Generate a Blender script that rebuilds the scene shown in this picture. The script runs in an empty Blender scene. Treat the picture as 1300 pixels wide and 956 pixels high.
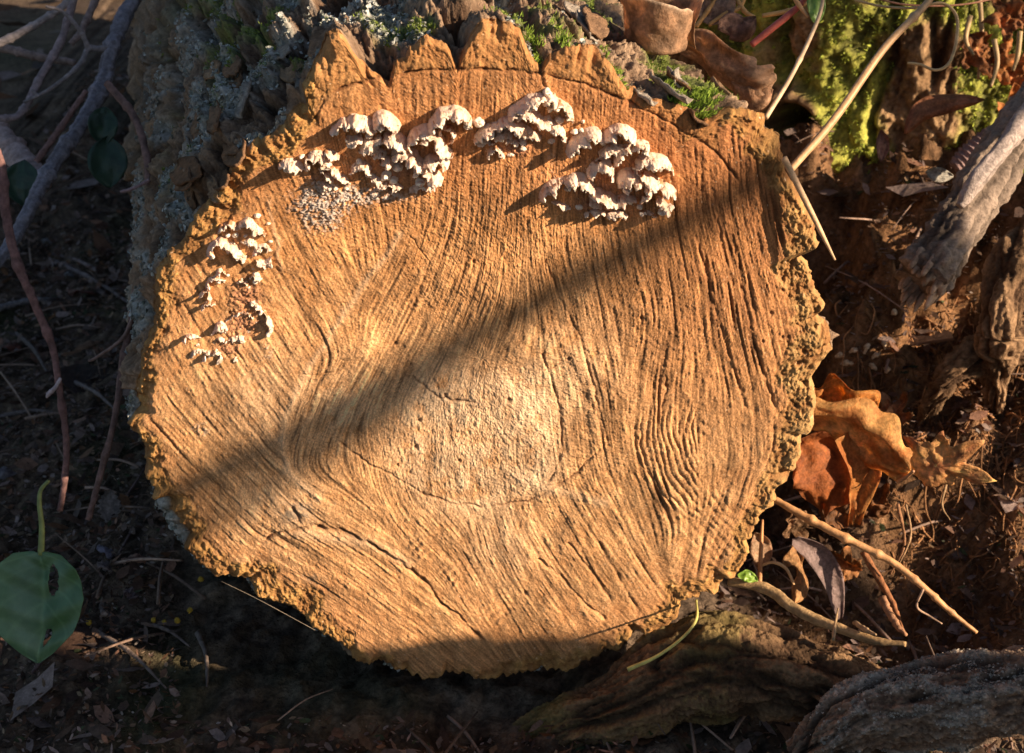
import bpy, math, random
import numpy as np
from mathutils import Vector, Matrix
random.seed(7)
RNG = np.random.default_rng(11)
R = math.radians
SC = bpy.context.scene
COL = SC.collection

# ------------------------------------------------------------------ camera
F = 1300 * 50 / 36.0
PITCH = R(30)
CP = np.array([.018, -.81 * math.cos(PITCH), .21 + .81 * math.sin(PITCH)])
FW = np.array([0, math.cos(PITCH), -math.sin(PITCH)])
UP = np.array([0, math.sin(PITCH), math.cos(PITCH)])
RT = np.array([1., 0, 0])
cam = bpy.data.cameras.new('camera')
cam.lens = 50; cam.sensor_width = 36; cam.clip_start = .01; cam.clip_end = 500
cam.dof.use_dof = True; cam.dof.focus_distance = .80; cam.dof.aperture_fstop = 19
co = bpy.data.objects.new('camera', cam); COL.objects.link(co)
co.location = CP; co.rotation_euler = (R(90) - PITCH, 0, 0)
SC.camera = co

# ------------------------------------------------------------------ light
SUN = np.array([1, -.42, .50]); SUN /= np.linalg.norm(SUN)
elev = math.asin(SUN[2]); azim = math.atan2(SUN[0], SUN[1])
w = bpy.data.worlds.new('World'); SC.world = w; w.use_nodes = True
nt = w.node_tree; bg = nt.nodes['Background']
sky = nt.nodes.new('ShaderNodeTexSky'); sky.sky_type = 'NISHITA'; sky.sun_disc = False
sky.sun_elevation = elev; sky.sun_rotation = azim
nt.links.new(sky.outputs[0], bg.inputs[0]); bg.inputs[1].default_value = .05
sl = bpy.data.lights.new('sun', 'SUN'); sl.energy = 5.0; sl.angle = R(.53); sl.color = (1, .79, .57)
so = bpy.data.objects.new('sun', sl); COL.objects.link(so)
so.rotation_euler = Vector(SUN).to_track_quat('Z', 'Y').to_euler()
SC.view_settings.view_transform = 'Standard'; SC.view_settings.look = 'None'
SC.view_settings.gamma = 1; SC.view_settings.exposure = 1.1

# ------------------------------------------------------------------ pixel -> place
def ray(px, py):
    px = np.asarray(px, float); py = np.asarray(py, float)
    return FW + RT * ((px - 650) / F)[..., None] + UP * ((478 - py) / F)[..., None]
def at_y(px, py, y=0.):
    d = ray(px, py); t = (y - CP[1]) / d[..., 1]; return CP + d * t[..., None]
def at_z(px, py, z=-.045):
    d = ray(px, py); t = (z - CP[2]) / d[..., 2]; return CP + d * t[..., None]
def at_d(px, py, dep): return CP + ray(px, py) * dep

# ------------------------------------------------------------------ noise
def _h(ix, iy, iz, s):
    n = (ix.astype(np.int64) * 374761393 + iy.astype(np.int64) * 668265263 + iz.astype(np.int64) * 2147483647 + s * 974711) & 0xffffffff
    n = ((n ^ (n >> 13)) * 1274126177) & 0xffffffff
    n = n ^ (n >> 16)
    return (n & 0xffff) / 32767.5 - 1
def noise(x, y, z=0., s=0):
    x, y, z = np.broadcast_arrays(np.asarray(x, float), np.asarray(y, float), np.asarray(z, float))
    ix = np.floor(x); iy = np.floor(y); iz = np.floor(z)
    fx = x - ix; fy = y - iy; fz = z - iz
    fx = fx * fx * (3 - 2 * fx); fy = fy * fy * (3 - 2 * fy)
    flat = (z.size == 0) or (np.ptp(z) == 0 and float(z.flat[0]) == math.floor(float(z.flat[0])))
    def pl(k):
        a = _h(ix, iy, iz + k, s); b = _h(ix + 1, iy, iz + k, s)
        c = _h(ix, iy + 1, iz + k, s); d = _h(ix + 1, iy + 1, iz + k, s)
        a = a + (b - a) * fx; c = c + (d - c) * fx
        return a + (c - a) * fy
    p0 = pl(0)
    if flat: return p0
    fz = fz * fz * (3 - 2 * fz)
    return p0 + (pl(1) - p0) * fz
def fbm(x, y, z=0., o=4, s=0, g=.5):
    t = 0; a = 1; n = 0; f = 1
    for i in range(o):
        t = t + a * noise(np.asarray(x) * f, np.asarray(y) * f, np.asarray(z) * f, s + i * 17); n += a; a *= g; f *= 2.03
    return t / n * 1.6
def sstep(a, b, x):
    t = np.clip((x - a) / (b - a), 0, 1); return t * t * (3 - 2 * t)
def mix(a, b, t):
    t = np.asarray(t)[..., None] if np.ndim(t) else t
    return np.asarray(a) * (1 - t) + np.asarray(b) * t

# ------------------------------------------------------------------ mesh helpers
def mesh_obj(name, V, Fc, mat, parent=None, col=None, smooth=True, **props):
    V = np.asarray(V, np.float32); me = bpy.data.meshes.new(name)
    if isinstance(Fc, np.ndarray):
        k = Fc.shape[1]; n = len(Fc)
        me.vertices.add(len(V)); me.vertices.foreach_set('co', V.ravel())
        me.loops.add(n * k); me.loops.foreach_set('vertex_index', Fc.astype(np.int32).ravel())
        me.polygons.add(n); me.polygons.foreach_set('loop_start', np.arange(0, n * k, k, dtype=np.int32))
        me.polygons.foreach_set('loop_total', np.full(n, k, np.int32))
        me.update(calc_edges=True)
    else:
        me.from_pydata([tuple(v) for v in V], [], Fc)
    if smooth: me.polygons.foreach_set('use_smooth', np.ones(len(me.polygons), bool))
    if col is not None:
        c = np.ones((len(V), 4), np.float32); c[:, :3] = np.clip(col, 0.002, .9)
        a = me.color_attributes.new('Col', 'FLOAT_COLOR', 'POINT'); a.data.foreach_set('color', c.ravel())
    me.materials.append(mat)
    o = bpy.data.objects.new(name, me); COL.objects.link(o)
    if parent: o.parent = parent
    for k, v in props.items(): o[k] = v
    return o
def thing(name, label, cat, loc=(0, 0, 0), group=None):
    o = bpy.data.objects.new(name, None); COL.objects.link(o); o.location = loc
    o.empty_display_size = .02
    o['label'] = label; o['category'] = cat
    if group: o['group'] = group
    return o
def tag(o, label, cat, group=None):
    o['label'] = label; o['category'] = cat
    if group: o['group'] = group
    return o
def grid_faces(nu, nv, wrap=False):     # nu rows (u) x nv cols (v), index u*nv+v
    u = np.arange(nu - 1)[:, None]; nc = nv if wrap else nv - 1
    v = np.arange(nc)[None, :]; v2 = (v + 1) % nv
    a = u * nv + v; b = u * nv + v2; c = (u + 1) * nv + v2; d = (u + 1) * nv + v
    return np.stack([a, b, c, d], -1).reshape(-1, 4)
def join(parts):
    Vs, Fs, Cs, n = [], [], [], 0
    for V, Fc, C in parts:
        Vs.append(V); Fs.append(Fc + n); Cs.append(C); n += len(V)
    return np.concatenate(Vs), np.concatenate(Fs), np.concatenate(Cs)
def catmull(P, n):
    P = np.asarray(P, float); P = np.vstack([2 * P[0] - P[1], P, 2 * P[-1] - P[-2]])
    k = len(P) - 3; t = np.linspace(0, k - 1e-9, n); i = t.astype(int); f = (t - i)[:, None]
    p0, p1, p2, p3 = P[i], P[i + 1], P[i + 2], P[i + 3]
    return .5 * ((2 * p1) + (-p0 + p2) * f + (2 * p0 - 5 * p1 + 4 * p2 - p3) * f ** 2 + (-p0 + 3 * p1 - 3 * p2 + p3) * f ** 3)
def frames(P, ref=(0, 0, 1)):
    T = np.gradient(P, axis=0); T /= np.linalg.norm(T, axis=1)[:, None] + 1e-12
    ref = np.asarray(ref, float); N = ref - T * (T @ ref)[:, None]
    bad = np.linalg.norm(N, axis=1) < .15
    if bad.any(): N[bad] = np.array([1, .3, 0]) - T[bad] * (T[bad] @ np.array([1, .3, 0]))[:, None]
    N /= np.linalg.norm(N, axis=1)[:, None]; B = np.cross(T, N)
    return T, N, B
def tube(P, rad, seg=8, n=None, col=(.3, .2, .1), rough=0., fs=200., cvar=.3, seed=0, nodes=None, furrow=0.):
    """bent tapered stem: V, F, C.  nodes = list of (t, swell)"""
    n = n or max(4, len(P) * 6); Q = catmull(P, n)
    rad = np.atleast_1d(rad); r = np.interp(np.linspace(0, 1, n), np.linspace(0, 1, len(rad)), rad)
    t = np.linspace(0, 1, n)
    if nodes:
        for a, s in nodes: r = r * (1 + s * np.exp(-((t - a) / .012) ** 2))
    T, N, B = frames(Q)
    an = np.linspace(0, 2 * np.pi, seg, endpoint=False)
    d = N[:, None] * np.cos(an)[None, :, None] + B[:, None] * np.sin(an)[None, :, None]
    base = Q[:, None] + d * r[:, None, None]
    nn = fbm(base[..., 0] * fs, base[..., 1] * fs, base[..., 2] * fs, 3, seed)
    disp = nn * rough
    if furrow:
        g = fbm(np.cos(an)[None] * 3 + seed + t[:, None] * .8, np.sin(an)[None] * 3 + 0 * t[:, None], t[:, None] * 3, 3, seed + 5)
        disp = disp + furrow * g; nn = nn * .5 + g
    V = Q[:, None] + d * (r[:, None, None] * (1 + disp[..., None]))
    c = np.asarray(col)[None, None] * (1 + cvar * nn[..., None])
    V = np.concatenate([V.reshape(-1, 3), Q[:1], Q[-1:]]); c = np.concatenate([c.reshape(-1, 3), [col], [col]])
    Fq = grid_faces(n, seg, True)
    k = np.arange(seg); k2 = (k + 1) % seg; a = n * seg
    cap = np.concatenate([np.stack([k2, k, np.full(seg, a), np.full(seg, a)], -1)[:, :3],
                          np.stack([k + (n - 1) * seg, k2 + (n - 1) * seg, np.full(seg, a + 1)], -1)])
    # quads to triangles so that all faces have the same size
    Ft = np.concatenate([Fq[:, [0, 1, 2]], Fq[:, [0, 2, 3]], cap])
    return V, Ft, c

# ------------------------------------------------------------------ materials
def material(name, rough=.85, bump=(), tint=((.75, 60), ), spec=.3, sheen=0., trans=0., sss=0.):
    """colour attribute 'Col' times procedural noise; bump = (scale, metres) pairs; trans = light through a leaf"""
    m = bpy.data.materials.new(name); m.use_nodes = True; n = m.node_tree; L = n.links.new
    b = n.nodes['Principled BSDF']; b.inputs['Roughness'].default_value = rough
    b.inputs['Specular IOR Level'].default_value = spec
    if sheen: b.inputs['Sheen Weight'].default_value = sheen
    if sss: b.inputs['Subsurface Weight'].default_value = sss; b.inputs['Subsurface Radius'].default_value = (.003, .0015, .001); b.inputs['Subsurface Scale'].default_value = 1
    at = n.nodes.new('ShaderNodeAttribute'); at.attribute_name = 'Col'
    tc = n.nodes.new('ShaderNodeTexCoord'); cur = at.outputs['Color']
    for lo, sc in tint:
        t = n.nodes.new('ShaderNodeTexNoise'); t.inputs['Scale'].default_value = sc; t.inputs['Detail'].default_value = 6
        t.inputs['Roughness'].default_value = .65; L(tc.outputs['Object'], t.inputs['Vector'])
        mr = n.nodes.new('ShaderNodeMapRange'); mr.inputs[1].default_value = .3; mr.inputs[2].default_value = .7
        mr.inputs[3].default_value = lo; mr.inputs[4].default_value = 2 - lo; L(t.outputs['Fac'], mr.inputs[0])
        mx = n.nodes.new('ShaderNodeVectorMath'); mx.operation = 'SCALE'
        L(cur, mx.inputs[0]); L(mr.outputs[0], mx.inputs['Scale']); cur = mx.outputs[0]
    L(cur, b.inputs['Base Color'])
    prev = None
    for sc, di in bump:
        t = n.nodes.new('ShaderNodeTexNoise'); t.inputs['Scale'].default_value = sc; t.inputs['Detail'].default_value = 5
        t.inputs['Roughness'].default_value = .6; L(tc.outputs['Object'], t.inputs['Vector'])
        bp = n.nodes.new('ShaderNodeBump'); bp.inputs['Distance'].default_value = di; bp.inputs['Strength'].default_value = 1
        L(t.outputs['Fac'], bp.inputs['Height'])
        if prev: L(prev.outputs[0], bp.inputs['Normal'])
        prev = bp
    if prev: L(prev.outputs[0], b.inputs['Normal'])
    if trans:
        tr = n.nodes.new('ShaderNodeBsdfTranslucent'); L(cur, tr.inputs['Color'])
        ms = n.nodes.new('ShaderNodeMixShader'); ms.inputs[0].default_value = trans
        L(b.outputs[0], ms.inputs[1]); L(tr.outputs[0], ms.inputs[2]); L(ms.outputs[0], n.nodes['Material Output'].inputs[0])
    return m
M_WOOD = material('sawn wood', .8, bump=((900, .0006), (2500, .0003)), tint=((.72, 900), (.88, 60)), spec=.25)
M_BARK = material('bark', .92, bump=((250, .002), (900, .001)), tint=((.6, 350), (.8, 60)), spec=.15)
M_FUNGUS = material('fungus flesh', .75, bump=((600, .0007), ), tint=((.86, 500), ), spec=.3, sss=.12)
M_SOIL = material('forest soil', .95, bump=((120, .006), (500, .002)), tint=((.45, 220), (.6, 40)), spec=.1)
M_STICK = material('dead wood', .85, bump=((400, .001), ), tint=((.65, 300), (.8, 60)), spec=.2)
M_STRAW = material('dry stem', .55, bump=((500, .0003), ), tint=((.8, 250), ), spec=.4)
M_LEAF = material('dry leaf', .6, bump=((180, .0016), (900, .0005)), tint=((.6, 120), (.75, 500)), spec=.3, trans=.45)
M_GREEN = material('green leaf', .4, bump=((150, .0006), ), tint=((.8, 90), ), spec=.5, trans=.2)
M_MOSS = material('moss', .9, tint=((.6, 300), ), spec=.15, trans=.25)

# ================================================================== THE FELLED LOG
CX, CY = 610., 455.
OUT = [(432,42),(442,58),(454,80),(470,92),(491,103),(499,80),(520,62),(542,55),(565,57),(574,72),(580,84),(588,66),(603,42),(613,30),(640,34),(660,42),(670,64),(680,82),
 (687,92),(698,74),(718,62),(748,64),(772,76),(786,98),(797,118),(806,118),(819,126),(850,132),(876,143),(888,160),(898,156),(905,148),(930,140),(951,142),(972,152),(989,183),
 (1000,222),(1005,230),(1022,264),(1036,297),(1043,312),(1022,324),(1029,337),(1036,358),(1046,388),(1043,402),(1056,425),(1058,452),(1043,466),(1033,483),
 (1039,500),(1036,551),(1018,561),(1020,580),(1009,604),(985,624),(989,638),(975,651),(961,658),(953,699),(951,719),(928,739),(911,753),(880,760),(866,770),
 (863,790),(833,803),(823,815),(804,810),(785,831),(755,838),(721,853),(690,858),(667,862),(620,866),(580,866),(542,862),(510,856),(484,845),(471,851),(450,837),(430,819),
 (420,819),(389,793),(372,773),(355,770),(325,760),(321,743),(305,741),(288,732),(271,736),(250,722),(230,702),(240,685),(233,664),(227,668),(220,655),(210,644),
 (190,638),(180,600),(184,588),(179,568),(166,554),(162,540),(173,527),(166,507),(176,480),(179,449),(190,425),(193,391),(196,358),(203,330),(225,312),(240,292),
 (244,278),(261,260),(281,237),(290,220),(300,196),(325,183),(345,172),(359,162),(368,146),(390,136),(385,112),(393,96),(402,76),(411,54),(422,44)]
OUTA = np.array(OUT, float)
NT, NR = 1500, 380
th = np.linspace(-np.pi, np.pi, NT, endpoint=False)
pa = np.arctan2(OUTA[:, 1] - CY, OUTA[:, 0] - CX); pr = np.hypot(OUTA[:, 0] - CX, OUTA[:, 1] - CY)
od = np.argsort(pa); pa, pr = pa[od], pr[od]
Rj = np.interp(th, np.r_[pa - 2 * np.pi, pa, pa + 2 * np.pi], np.r_[pr, pr, pr])
jag = 5.0 * fbm(np.cos(th) * 28, np.sin(th) * 28, 0, 5, 3, .62)
Rj = Rj + jag * (.6 + .8 * (noise(np.cos(th) * 4, np.sin(th) * 4, 0, 9) > -.1))
def blur1(a, k):
    x = np.arange(-4 * k, 4 * k + 1); g = np.exp(-.5 * (x / k) ** 2); g /= g.sum()
    return np.convolve(np.r_[a[-4 * k:], a, a[:4 * k]], g, 'valid')
Rs = blur1(Rj, 32)

def poly_dist(px, py, P):
    d = np.full(px.shape, 1e9); P = np.asarray(P, float)
    for a, b in zip(P[:-1], P[1:]):
        ab = b - a; t = np.clip(((px - a[0]) * ab[0] + (py - a[1]) * ab[1]) / (ab @ ab), 0, 1)
        d = np.minimum(d, np.hypot(px - a[0] - t * ab[0], py - a[1] - t * ab[1]))
    return d

# flow of the saw marks, laid out on the cut in photo pixels
FLOW = [(500,80,.1,1),(620,60,0,1),(760,90,-.1,1),(340,260,.45,1),(300,400,.7,1),(250,550,.85,1),(250,650,.9,1),(300,720,1,.85),(215,450,.6,1),(420,200,.25,1),
 (400,330,.55,1),(420,430,.35,1),(370,420,.65,1),(350,520,.75,1),(470,290,.15,1),(500,385,-.5,1),(440,470,-.6,1),(410,530,-.4,1),(560,350,-.38,1),(600,420,-.35,1),(520,450,-.5,1),
 (640,300,-.12,1),(680,290,0,1),(720,350,.22,1),(760,450,.28,1),(800,350,.2,1),(540,200,-.1,1),(600,150,0,1),(800,150,-.05,1),(880,230,.05,1),(720,200,0,1),
 (900,400,.12,1),(950,450,.24,1),(1000,500,.15,1),(900,300,.22,1),(1000,350,.28,1),(820,450,-.15,1),(850,500,-.05,1),(960,560,.1,1),
 (400,720,1,.62),(480,780,1,.8),(350,690,1,.6),(560,800,1,.9),(330,620,.95,1),(430,640,.9,.6),(300,650,1,.95),(520,740,1,.75),
 (640,720,.6,1),(700,740,.75,1),(780,760,.85,1),(820,740,.7,1),(760,680,.6,1),(620,680,.3,1),(560,680,.7,.7),
 (900,560,.1,1),(950,620,-.35,1),(930,680,-.6,1),(880,700,-.2,1),(840,640,.35,1),(990,590,-.6,1),(560,560,.05,1),(640,540,-.05,1),(600,600,0,1),(690,560,.1,1),(480,590,.2,1)]
gx, gy = np.meshgrid(np.arange(140, 1081, 1.), np.arange(0, 881, 1.))
wx = np.zeros_like(gx); wy = np.zeros_like(gx)
SEAMY, SEAMX = [0, 120, 298, 410, 516, 556, 596, 632, 660, 700, 820], [560, 530, 508, 430, 366, 356, 366, 402, 470, 520, 620]
side_g = gx < np.interp(gy, SEAMY, SEAMX) + 3 * noise(gx / 15, gy / 15, 0, 12)
for fx, fy, dx, dy in FLOW:
    l = math.hypot(dx, dy); q = 1 / (((gx - fx) ** 2 + (gy - fy) ** 2) / 900 + .25) ** 2.3 * np.where(side_g == (fx < np.interp(fy, SEAMY, SEAMX)), 1, np.where(gy < 250, 1 - np.clip((gy - 120) / 130, 0, 1) * .97, .03))
    wx += q * dx / l; wy += q * dy / l
wl = np.hypot(wx, wy); wx /= wl; wy /= wl
wn = fbm(gx / 60, gy / 60, 0, 3, 41) * .035
wx, wy = wx * np.cos(wn) - wy * np.sin(wn), wx * np.sin(wn) + wy * np.cos(wn)
def samp(A, x, y):
    x = np.clip(x - 140, 0, A.shape[1] - 1.001); y = np.clip(y, 0, A.shape[0] - 1.001)
    i = x.astype(int); j = y.astype(int); a = x - i; b = y - j
    return (A[j, i] * (1 - a) + A[j, i + 1] * a) * (1 - b) + (A[j + 1, i] * (1 - a) + A[j + 1, i + 1] * a) * b
def lic(src, L, step=1.3):
    acc = src.copy(); n = 1.
    for sg in (1, -1):
        x, y = gx.copy(), gy.copy()
        for k in range(L):
            ii = np.clip((x - 140).astype(int), 0, gx.shape[1] - 1); jj = np.clip(y.astype(int), 0, gx.shape[0] - 1)
            x += sg * step * wx[jj, ii]; y += sg * step * wy[jj, ii]
            ii = np.clip((x - 140).astype(int), 0, gx.shape[1] - 1); jj = np.clip(y.astype(int), 0, gx.shape[0] - 1)
            wgt = 1 - k / L; acc += src[jj, ii] * wgt; n += wgt
    acc /= n; return (acc - acc.mean()) / acc.std()
Lfine = lic(RNG.standard_normal(gx.shape), 9)
Lmid = lic(noise(gx / 1.7, gy / 1.7, 0, 5) + .6 * RNG.standard_normal(gx.shape), 18)
Lcoarse = lic(noise(gx / 3.6, gy / 3.6, 0, 6), 40, 1.6)
Lwide = lic(noise(gx / 11., gy / 11., 0, 8), 40, 2.2)

tt = np.linspace(0, 1, NR) ** .9
TH, TT = np.meshgrid(th, tt)                         # rows: radius, cols: angle
RR = Rs[None] * TT + (Rj - Rs)[None] * TT ** 7; PXg = CX + np.cos(TH) * RR; PYg = CY + np.sin(TH) * RR
x, y = PXg, PYg
edge = Rj[None] - RR                            # px from the rim
fi, mi, coa, wi = samp(Lfine, x, y), samp(Lmid, x, y), samp(Lcoarse, x, y), samp(Lwide, x, y)
CAMB = [(398,150),(415,122),(440,108),(491,98),(540,90),(600,88),(650,90),(690,95),(740,105),(790,125),(840,150),(880,172),(912,196),(940,232)]
dC = poly_dist(x, y, CAMB)
# bark ring: the crumbly outer band
barkw = 24 + 16 * fbm(np.cos(TH) * 5, np.sin(TH) * 5, 0, 3, 21) + 18 * sstep(.2, -.4, np.abs(TH + .1) - .45)
camb_y = np.interp(x, [p[0] for p in CAMB], [p[1] for p in CAMB])
top_out = sstep(2, -4, y - camb_y) * sstep(398, 402, x) * sstep(915, 905, x)
bark = np.maximum(sstep(barkw + 8, barkw - 5, edge + 6 * fbm(x / 12, y / 12, 0, 3, 31)) * (1 - sstep(400, 440, x) * sstep(900, 840, x) * (y < 300)), top_out)
crum = fbm(x / 4, y / 4, 0, 4, 51, .75); crum2 = fbm(x / 14, y / 14, 0, 4, 52, .6)
grain = fbm(x / 2.6, y / 2.6, 0, 3, 61, .8)
core = sstep(1.15, .75, np.hypot((x - 600) / 118, (y - 560) / 105) + .12 * crum2)     # granular heart
rightz = sstep(700, 900, x) * sstep(760, 640, y)
upz = sstep(420, 250, y)
amp = 1 - .62 * core
lowl = sstep(560, 330, x) * sstep(200, 420, y)
H = .66 * (.00012 * fi + .00014 * mi + (.00009 + .00013 * rightz + .00008 * lowl) * coa * .75 + .00006 * wi) * amp * (1 - .6 * bark * (1 - top_out))
H += .00020 * grain * (.75 + .6 * core + .35 * upz) + .00035 * crum2 + .00016 * fbm(x / 4.2, y / 4.2, 0, 2, 62) 
deep = np.clip(-coa - 1.2, 0, 2) * (.25 + 1.1 * rightz + .5 * lowl) * (1 - core) * (1 - bark)
H -= .00075 * deep
H += bark * (1 - .7 * top_out) * (.0007 * crum + .0012 * crum2 + .0005 * fbm(x / 2.8, y / 2.8, 0, 2, 63) - .0005)
H += .0022 * fbm(x / 130, y / 130, 0, 3, 71)
# arcs left by the saw
def ripple(cx, cy, r0, r1, sp, boxx, boxy, a, ph=0.):
    r = np.hypot(x - cx, y - cy) + 2.5 * fbm(x / 25, y / 25, 0, 2, 81)
    m = sstep(r0, r0 + 14, r) * sstep(r1, r1 - 22, r) * sstep(boxx[0], boxx[0] + 22, x) * sstep(boxx[1], boxx[1] - 22, x) * sstep(boxy[0], boxy[0] + 35, y) * sstep(boxy[1], boxy[1] - 35, y)
    s = np.sin(2 * np.pi * r / sp + ph); return m, a * m * (s + .35 * np.sin(4 * np.pi * r / sp + 1)) * (.7 + .5 * noise(x / 9, y / 9, 0, 82))
RIP = [ripple(958, 548, 70, 165, 7.4, (792, 898), (505, 672), .00055), ripple(1030, 560, 120, 220, 9., (850, 960), (590, 740), .00018),
       ripple(430, 800, 60, 140, 6., (380, 560), (650, 760), .00010), ripple(560, 640, 60, 130, 8, (640, 760), (610, 700), .00012), ripple(660, 590, 120, 260, 11, (470, 620), (640, 720), .00012),
       ripple(700, 560, 30, 190, 7, (640, 760), (560, 680), .00008), ripple(720, 520, 300, 420, 6.5, (200, 420), (640, 780), .00008)]
ripm = 0
for m_, h_ in RIP: H += h_; ripm = np.maximum(ripm, m_)
# short ladder of tooth marks beside the long split
sx, sy = (x - 515) * .74 + (y - 685) * .67, -(x - 515) * .67 + (y - 685) * .74
mm = sstep(-10, 20, sx) * sstep(190, 150, sx) * sstep(26, 12, np.abs(sy + 14 + 4 * noise(sx / 20, 0, 0, 3)))
H += mm * .00055 * np.sin(2 * np.pi * (sx + .012 * sy ** 2 * np.sign(sy)) / 9.2 + .6 * noise(x / 10, y / 10, 0, 4)) * (.6 + .6 * noise(sx / 12, sy / 12, 0, 5))
GROOVES = [(CAMB, 1.6, .0016, .75), ([(432,560),(440,568),(470,590),(500,605),(540,630),(580,643),(620,647),(670,640),(700,625),(730,605),(762,572)], 1.3, .0009, .65),
 ([(690,450),(700,480),(712,530),(714,570),(705,600),(692,622)], 1.6, .0011, .6),
 ([(330,690),(350,676),(390,668),(430,672),(470,690),(500,708),(545,742),(560,765),(585,782),(612,812)], 2.0, .002, .8),
 ([(525,478),(545,495),(560,505),(580,508),(602,510)], 1.2, .0009, .7), ([(560,505),(566,530),(575,560)], 1., .0006, .4), ([(560,505),(556,490),(550,480)], 1., .0006, .5),
 ([(694,470),(702,466),(722,452)], 1.1, .0006, .6), ([(684,712),(710,730),(740,762),(768,782)], 1.6, .0012, .6), ([(722,690),(748,722),(776,760)], 1.5, .001, .5),
 ([(692,330),(712,380),(738,430),(756,500),(770,560)], 1.8, .0009, .4), ([(760,690),(790,740),(812,776)], 1.8, .0012, .55),
 ([(845,470),(846,500),(838,530)], 1.2, .0009, .6), ([(520,300),(532,318),(546,334)], 1.1, .0005, .4), ([(372,644),(384,662),(410,670)], 2.5, .0016, .5),
 ([(340,470),(400,476),(430,470)], .8, .0004, .4), ([(884,300),(905,380),(925,450),(948,520)], 2., .0013, .5), ([(930,300),(945,380),(968,470),(985,520)], 2., .0012, .5),
 ([(905,240),(915,300),(930,360)], 1.8, .001, .45), ([(600,88),(604,72),(600,50)], 1.2, .0008, .5), ([(687,92),(690,110)], 2., .002, .6), ([(491,100),(492,112)], 2, .002, .6)]
dark = np.zeros_like(x)
for P_, w_, dep, dk in GROOVES:
    wob = 1.6 * noise(x / 7, y / 7, 0, 91)
    d = np.abs(poly_dist(x + wob, y + 1.4 * noise(x / 7, y / 7, 0, 92), P_))
    g = np.exp(-(d / w_) ** 2) * np.clip(.75 + .6 * noise(x / 11, y / 11, 0, 93), 0, 1.2)
    H -= dep * g; dark = np.maximum(dark, dk * g)
# pale raised seams
pale = np.zeros_like(x)
for P_, w_, a in [([(508,298),(490,325),(468,352),(430,410),(392,466),(366,516),(356,556),(366,596),(402,632)], 4.5, .0004), ([(640,600),(700,625),(770,640)], 6, .0004),
                  ([(380,676),(470,690),(520,715)], 7, .0006), ([(340,255),(352,300),(356,340)], 3, .0003)]:
    d = poly_dist(x + 3 * noise(x / 14, y / 14, 0, 94), y, P_); g = np.exp(-(d / w_) ** 2); H += a * g; pale = np.maximum(pale, g)
# inside of the seam stands a little lower
lobe = sstep(1.0, .9, np.hypot((x - 560) / 205, (y - 560) / 200))
H -= .0009 * lobe
# worm holes and pits
for k in range(46):
    a = random.uniform(0, 6.28); r_ = random.uniform(60, 400); hx, hy = CX + r_ * math.cos(a), CY + r_ * math.sin(a) * .9
    if k < 26: hx, hy = random.uniform(960, 1040), random.uniform(280, 520)
    rr = random.uniform(1.2, 2.8); g = np.exp(-(((x - hx) ** 2 + (y - hy) ** 2) / rr ** 2)); H -= .0018 * g; dark = np.maximum(dark, .8 * g)
# rim rolls back
roll = np.clip(1 - edge / 7, 0, 1); H -= .0035 * roll ** 2 + .002 * roll * np.clip(crum + .3, 0, 1)
chip = np.clip(fbm(np.cos(TH) * 22, np.sin(TH) * 22, 0, 3, 101) - .15, 0, 1) * np.clip(1 - edge / 26, 0, 1)
H -= .012 * chip

# colours of the wood; the sun's orange is painted into the upper part
c_or = np.array([.50, .232, .085]); c_tan = np.array([.63, .350, .162]); c_pale = np.array([.78, .56, .36]); c_red = np.array([.34, .135, .05]); c_dark = np.array([.13, .05, .02])
base = mix(c_or, c_tan, np.clip(.40 + .30 * crum2 + .25 * sstep(300, 520, y) - .25 * upz, 0, 1))
base = mix(base, c_red, np.clip((.55 * rightz * sstep(640, 400, y) + .30 * sstep(320, 180, y) * sstep(420, 560, x)) * (1 + .5 * crum2), 0, .8))
base = mix(base, c_pale, np.clip(core * (.32 + .3 * crum2), 0, 1))
for bx, by, br, s_ in [(565,512,26,.7),(670,505,50,.55),(690,600,30,.4),(640,690,45,.35),(590,600,60,.3),(440,520,55,.3),(350,640,60,.35),(330,510,60,.3),(560,500,55,.25),(620,250,60,.0),(730,470,60,.25)]:
    base = mix(base, c_pale, s_ * np.exp(-(((x - bx) ** 2 + (y - by) ** 2) / br ** 2)) * np.clip(1 + .8 * crum2, 0, 1))
rr_ = np.hypot((x - 565) / 1.0, (y - 520) / .92); ring = np.sin(rr_ / 7.0 + 2 * fbm(x / 90, y / 90, 0, 2, 111)) * .5 + .3 * np.sin(rr_ / 17)
base = base * (1 + (.06 + .05 * core[..., None]) * ring[..., None])
mot = fbm(x / 46, y / 46, 0, 4, 112, .6); base = base * (1 + .22 * mot[..., None]) ; base = mix(base, c_red * 1.25, np.clip(.30 * sstep(90, 10, np.abs(y - 205)) + .25 * sstep(650, 820, y) * (.6 + mot), 0, .5) * (1 - core))
fib = .20 * fi + .28 * mi * amp + (.07 + .10 * rightz + .05 * lowl) * coa * amp + .05 * wi * amp + .10 * grain
base = base * np.clip(1 + fib[..., None] * (1 - .5 * bark[..., None]), .35, 1.7)
base = mix(base, c_pale, .35 * pale)
base = mix(base, c_dark, np.clip(.35 * deep, 0, .8))
sapw = sstep(90, 20, edge + 20 * crum2) * (1 - bark)
base = mix(base, c_red * 1.2, .25 * sapw)
c_bk = mix(np.array([.48, .26, .08]), np.array([.24, .11, .035]), np.clip(.5 - .9 * crum2, 0, 1))
c_bk = c_bk * (1 + .35 * crum[..., None])
c_bk = mix(c_bk, np.array([.45, .31, .14]), .6 * sstep(-.3, -1.1, np.abs(TH) * -1 + 0.) * 0 + .5 * sstep(.75, .2, np.abs(TH)) * np.clip(.6 + crum2, 0, 1))
base = mix(base, c_bk, bark * (.85 - .45 * top_out))
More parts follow.
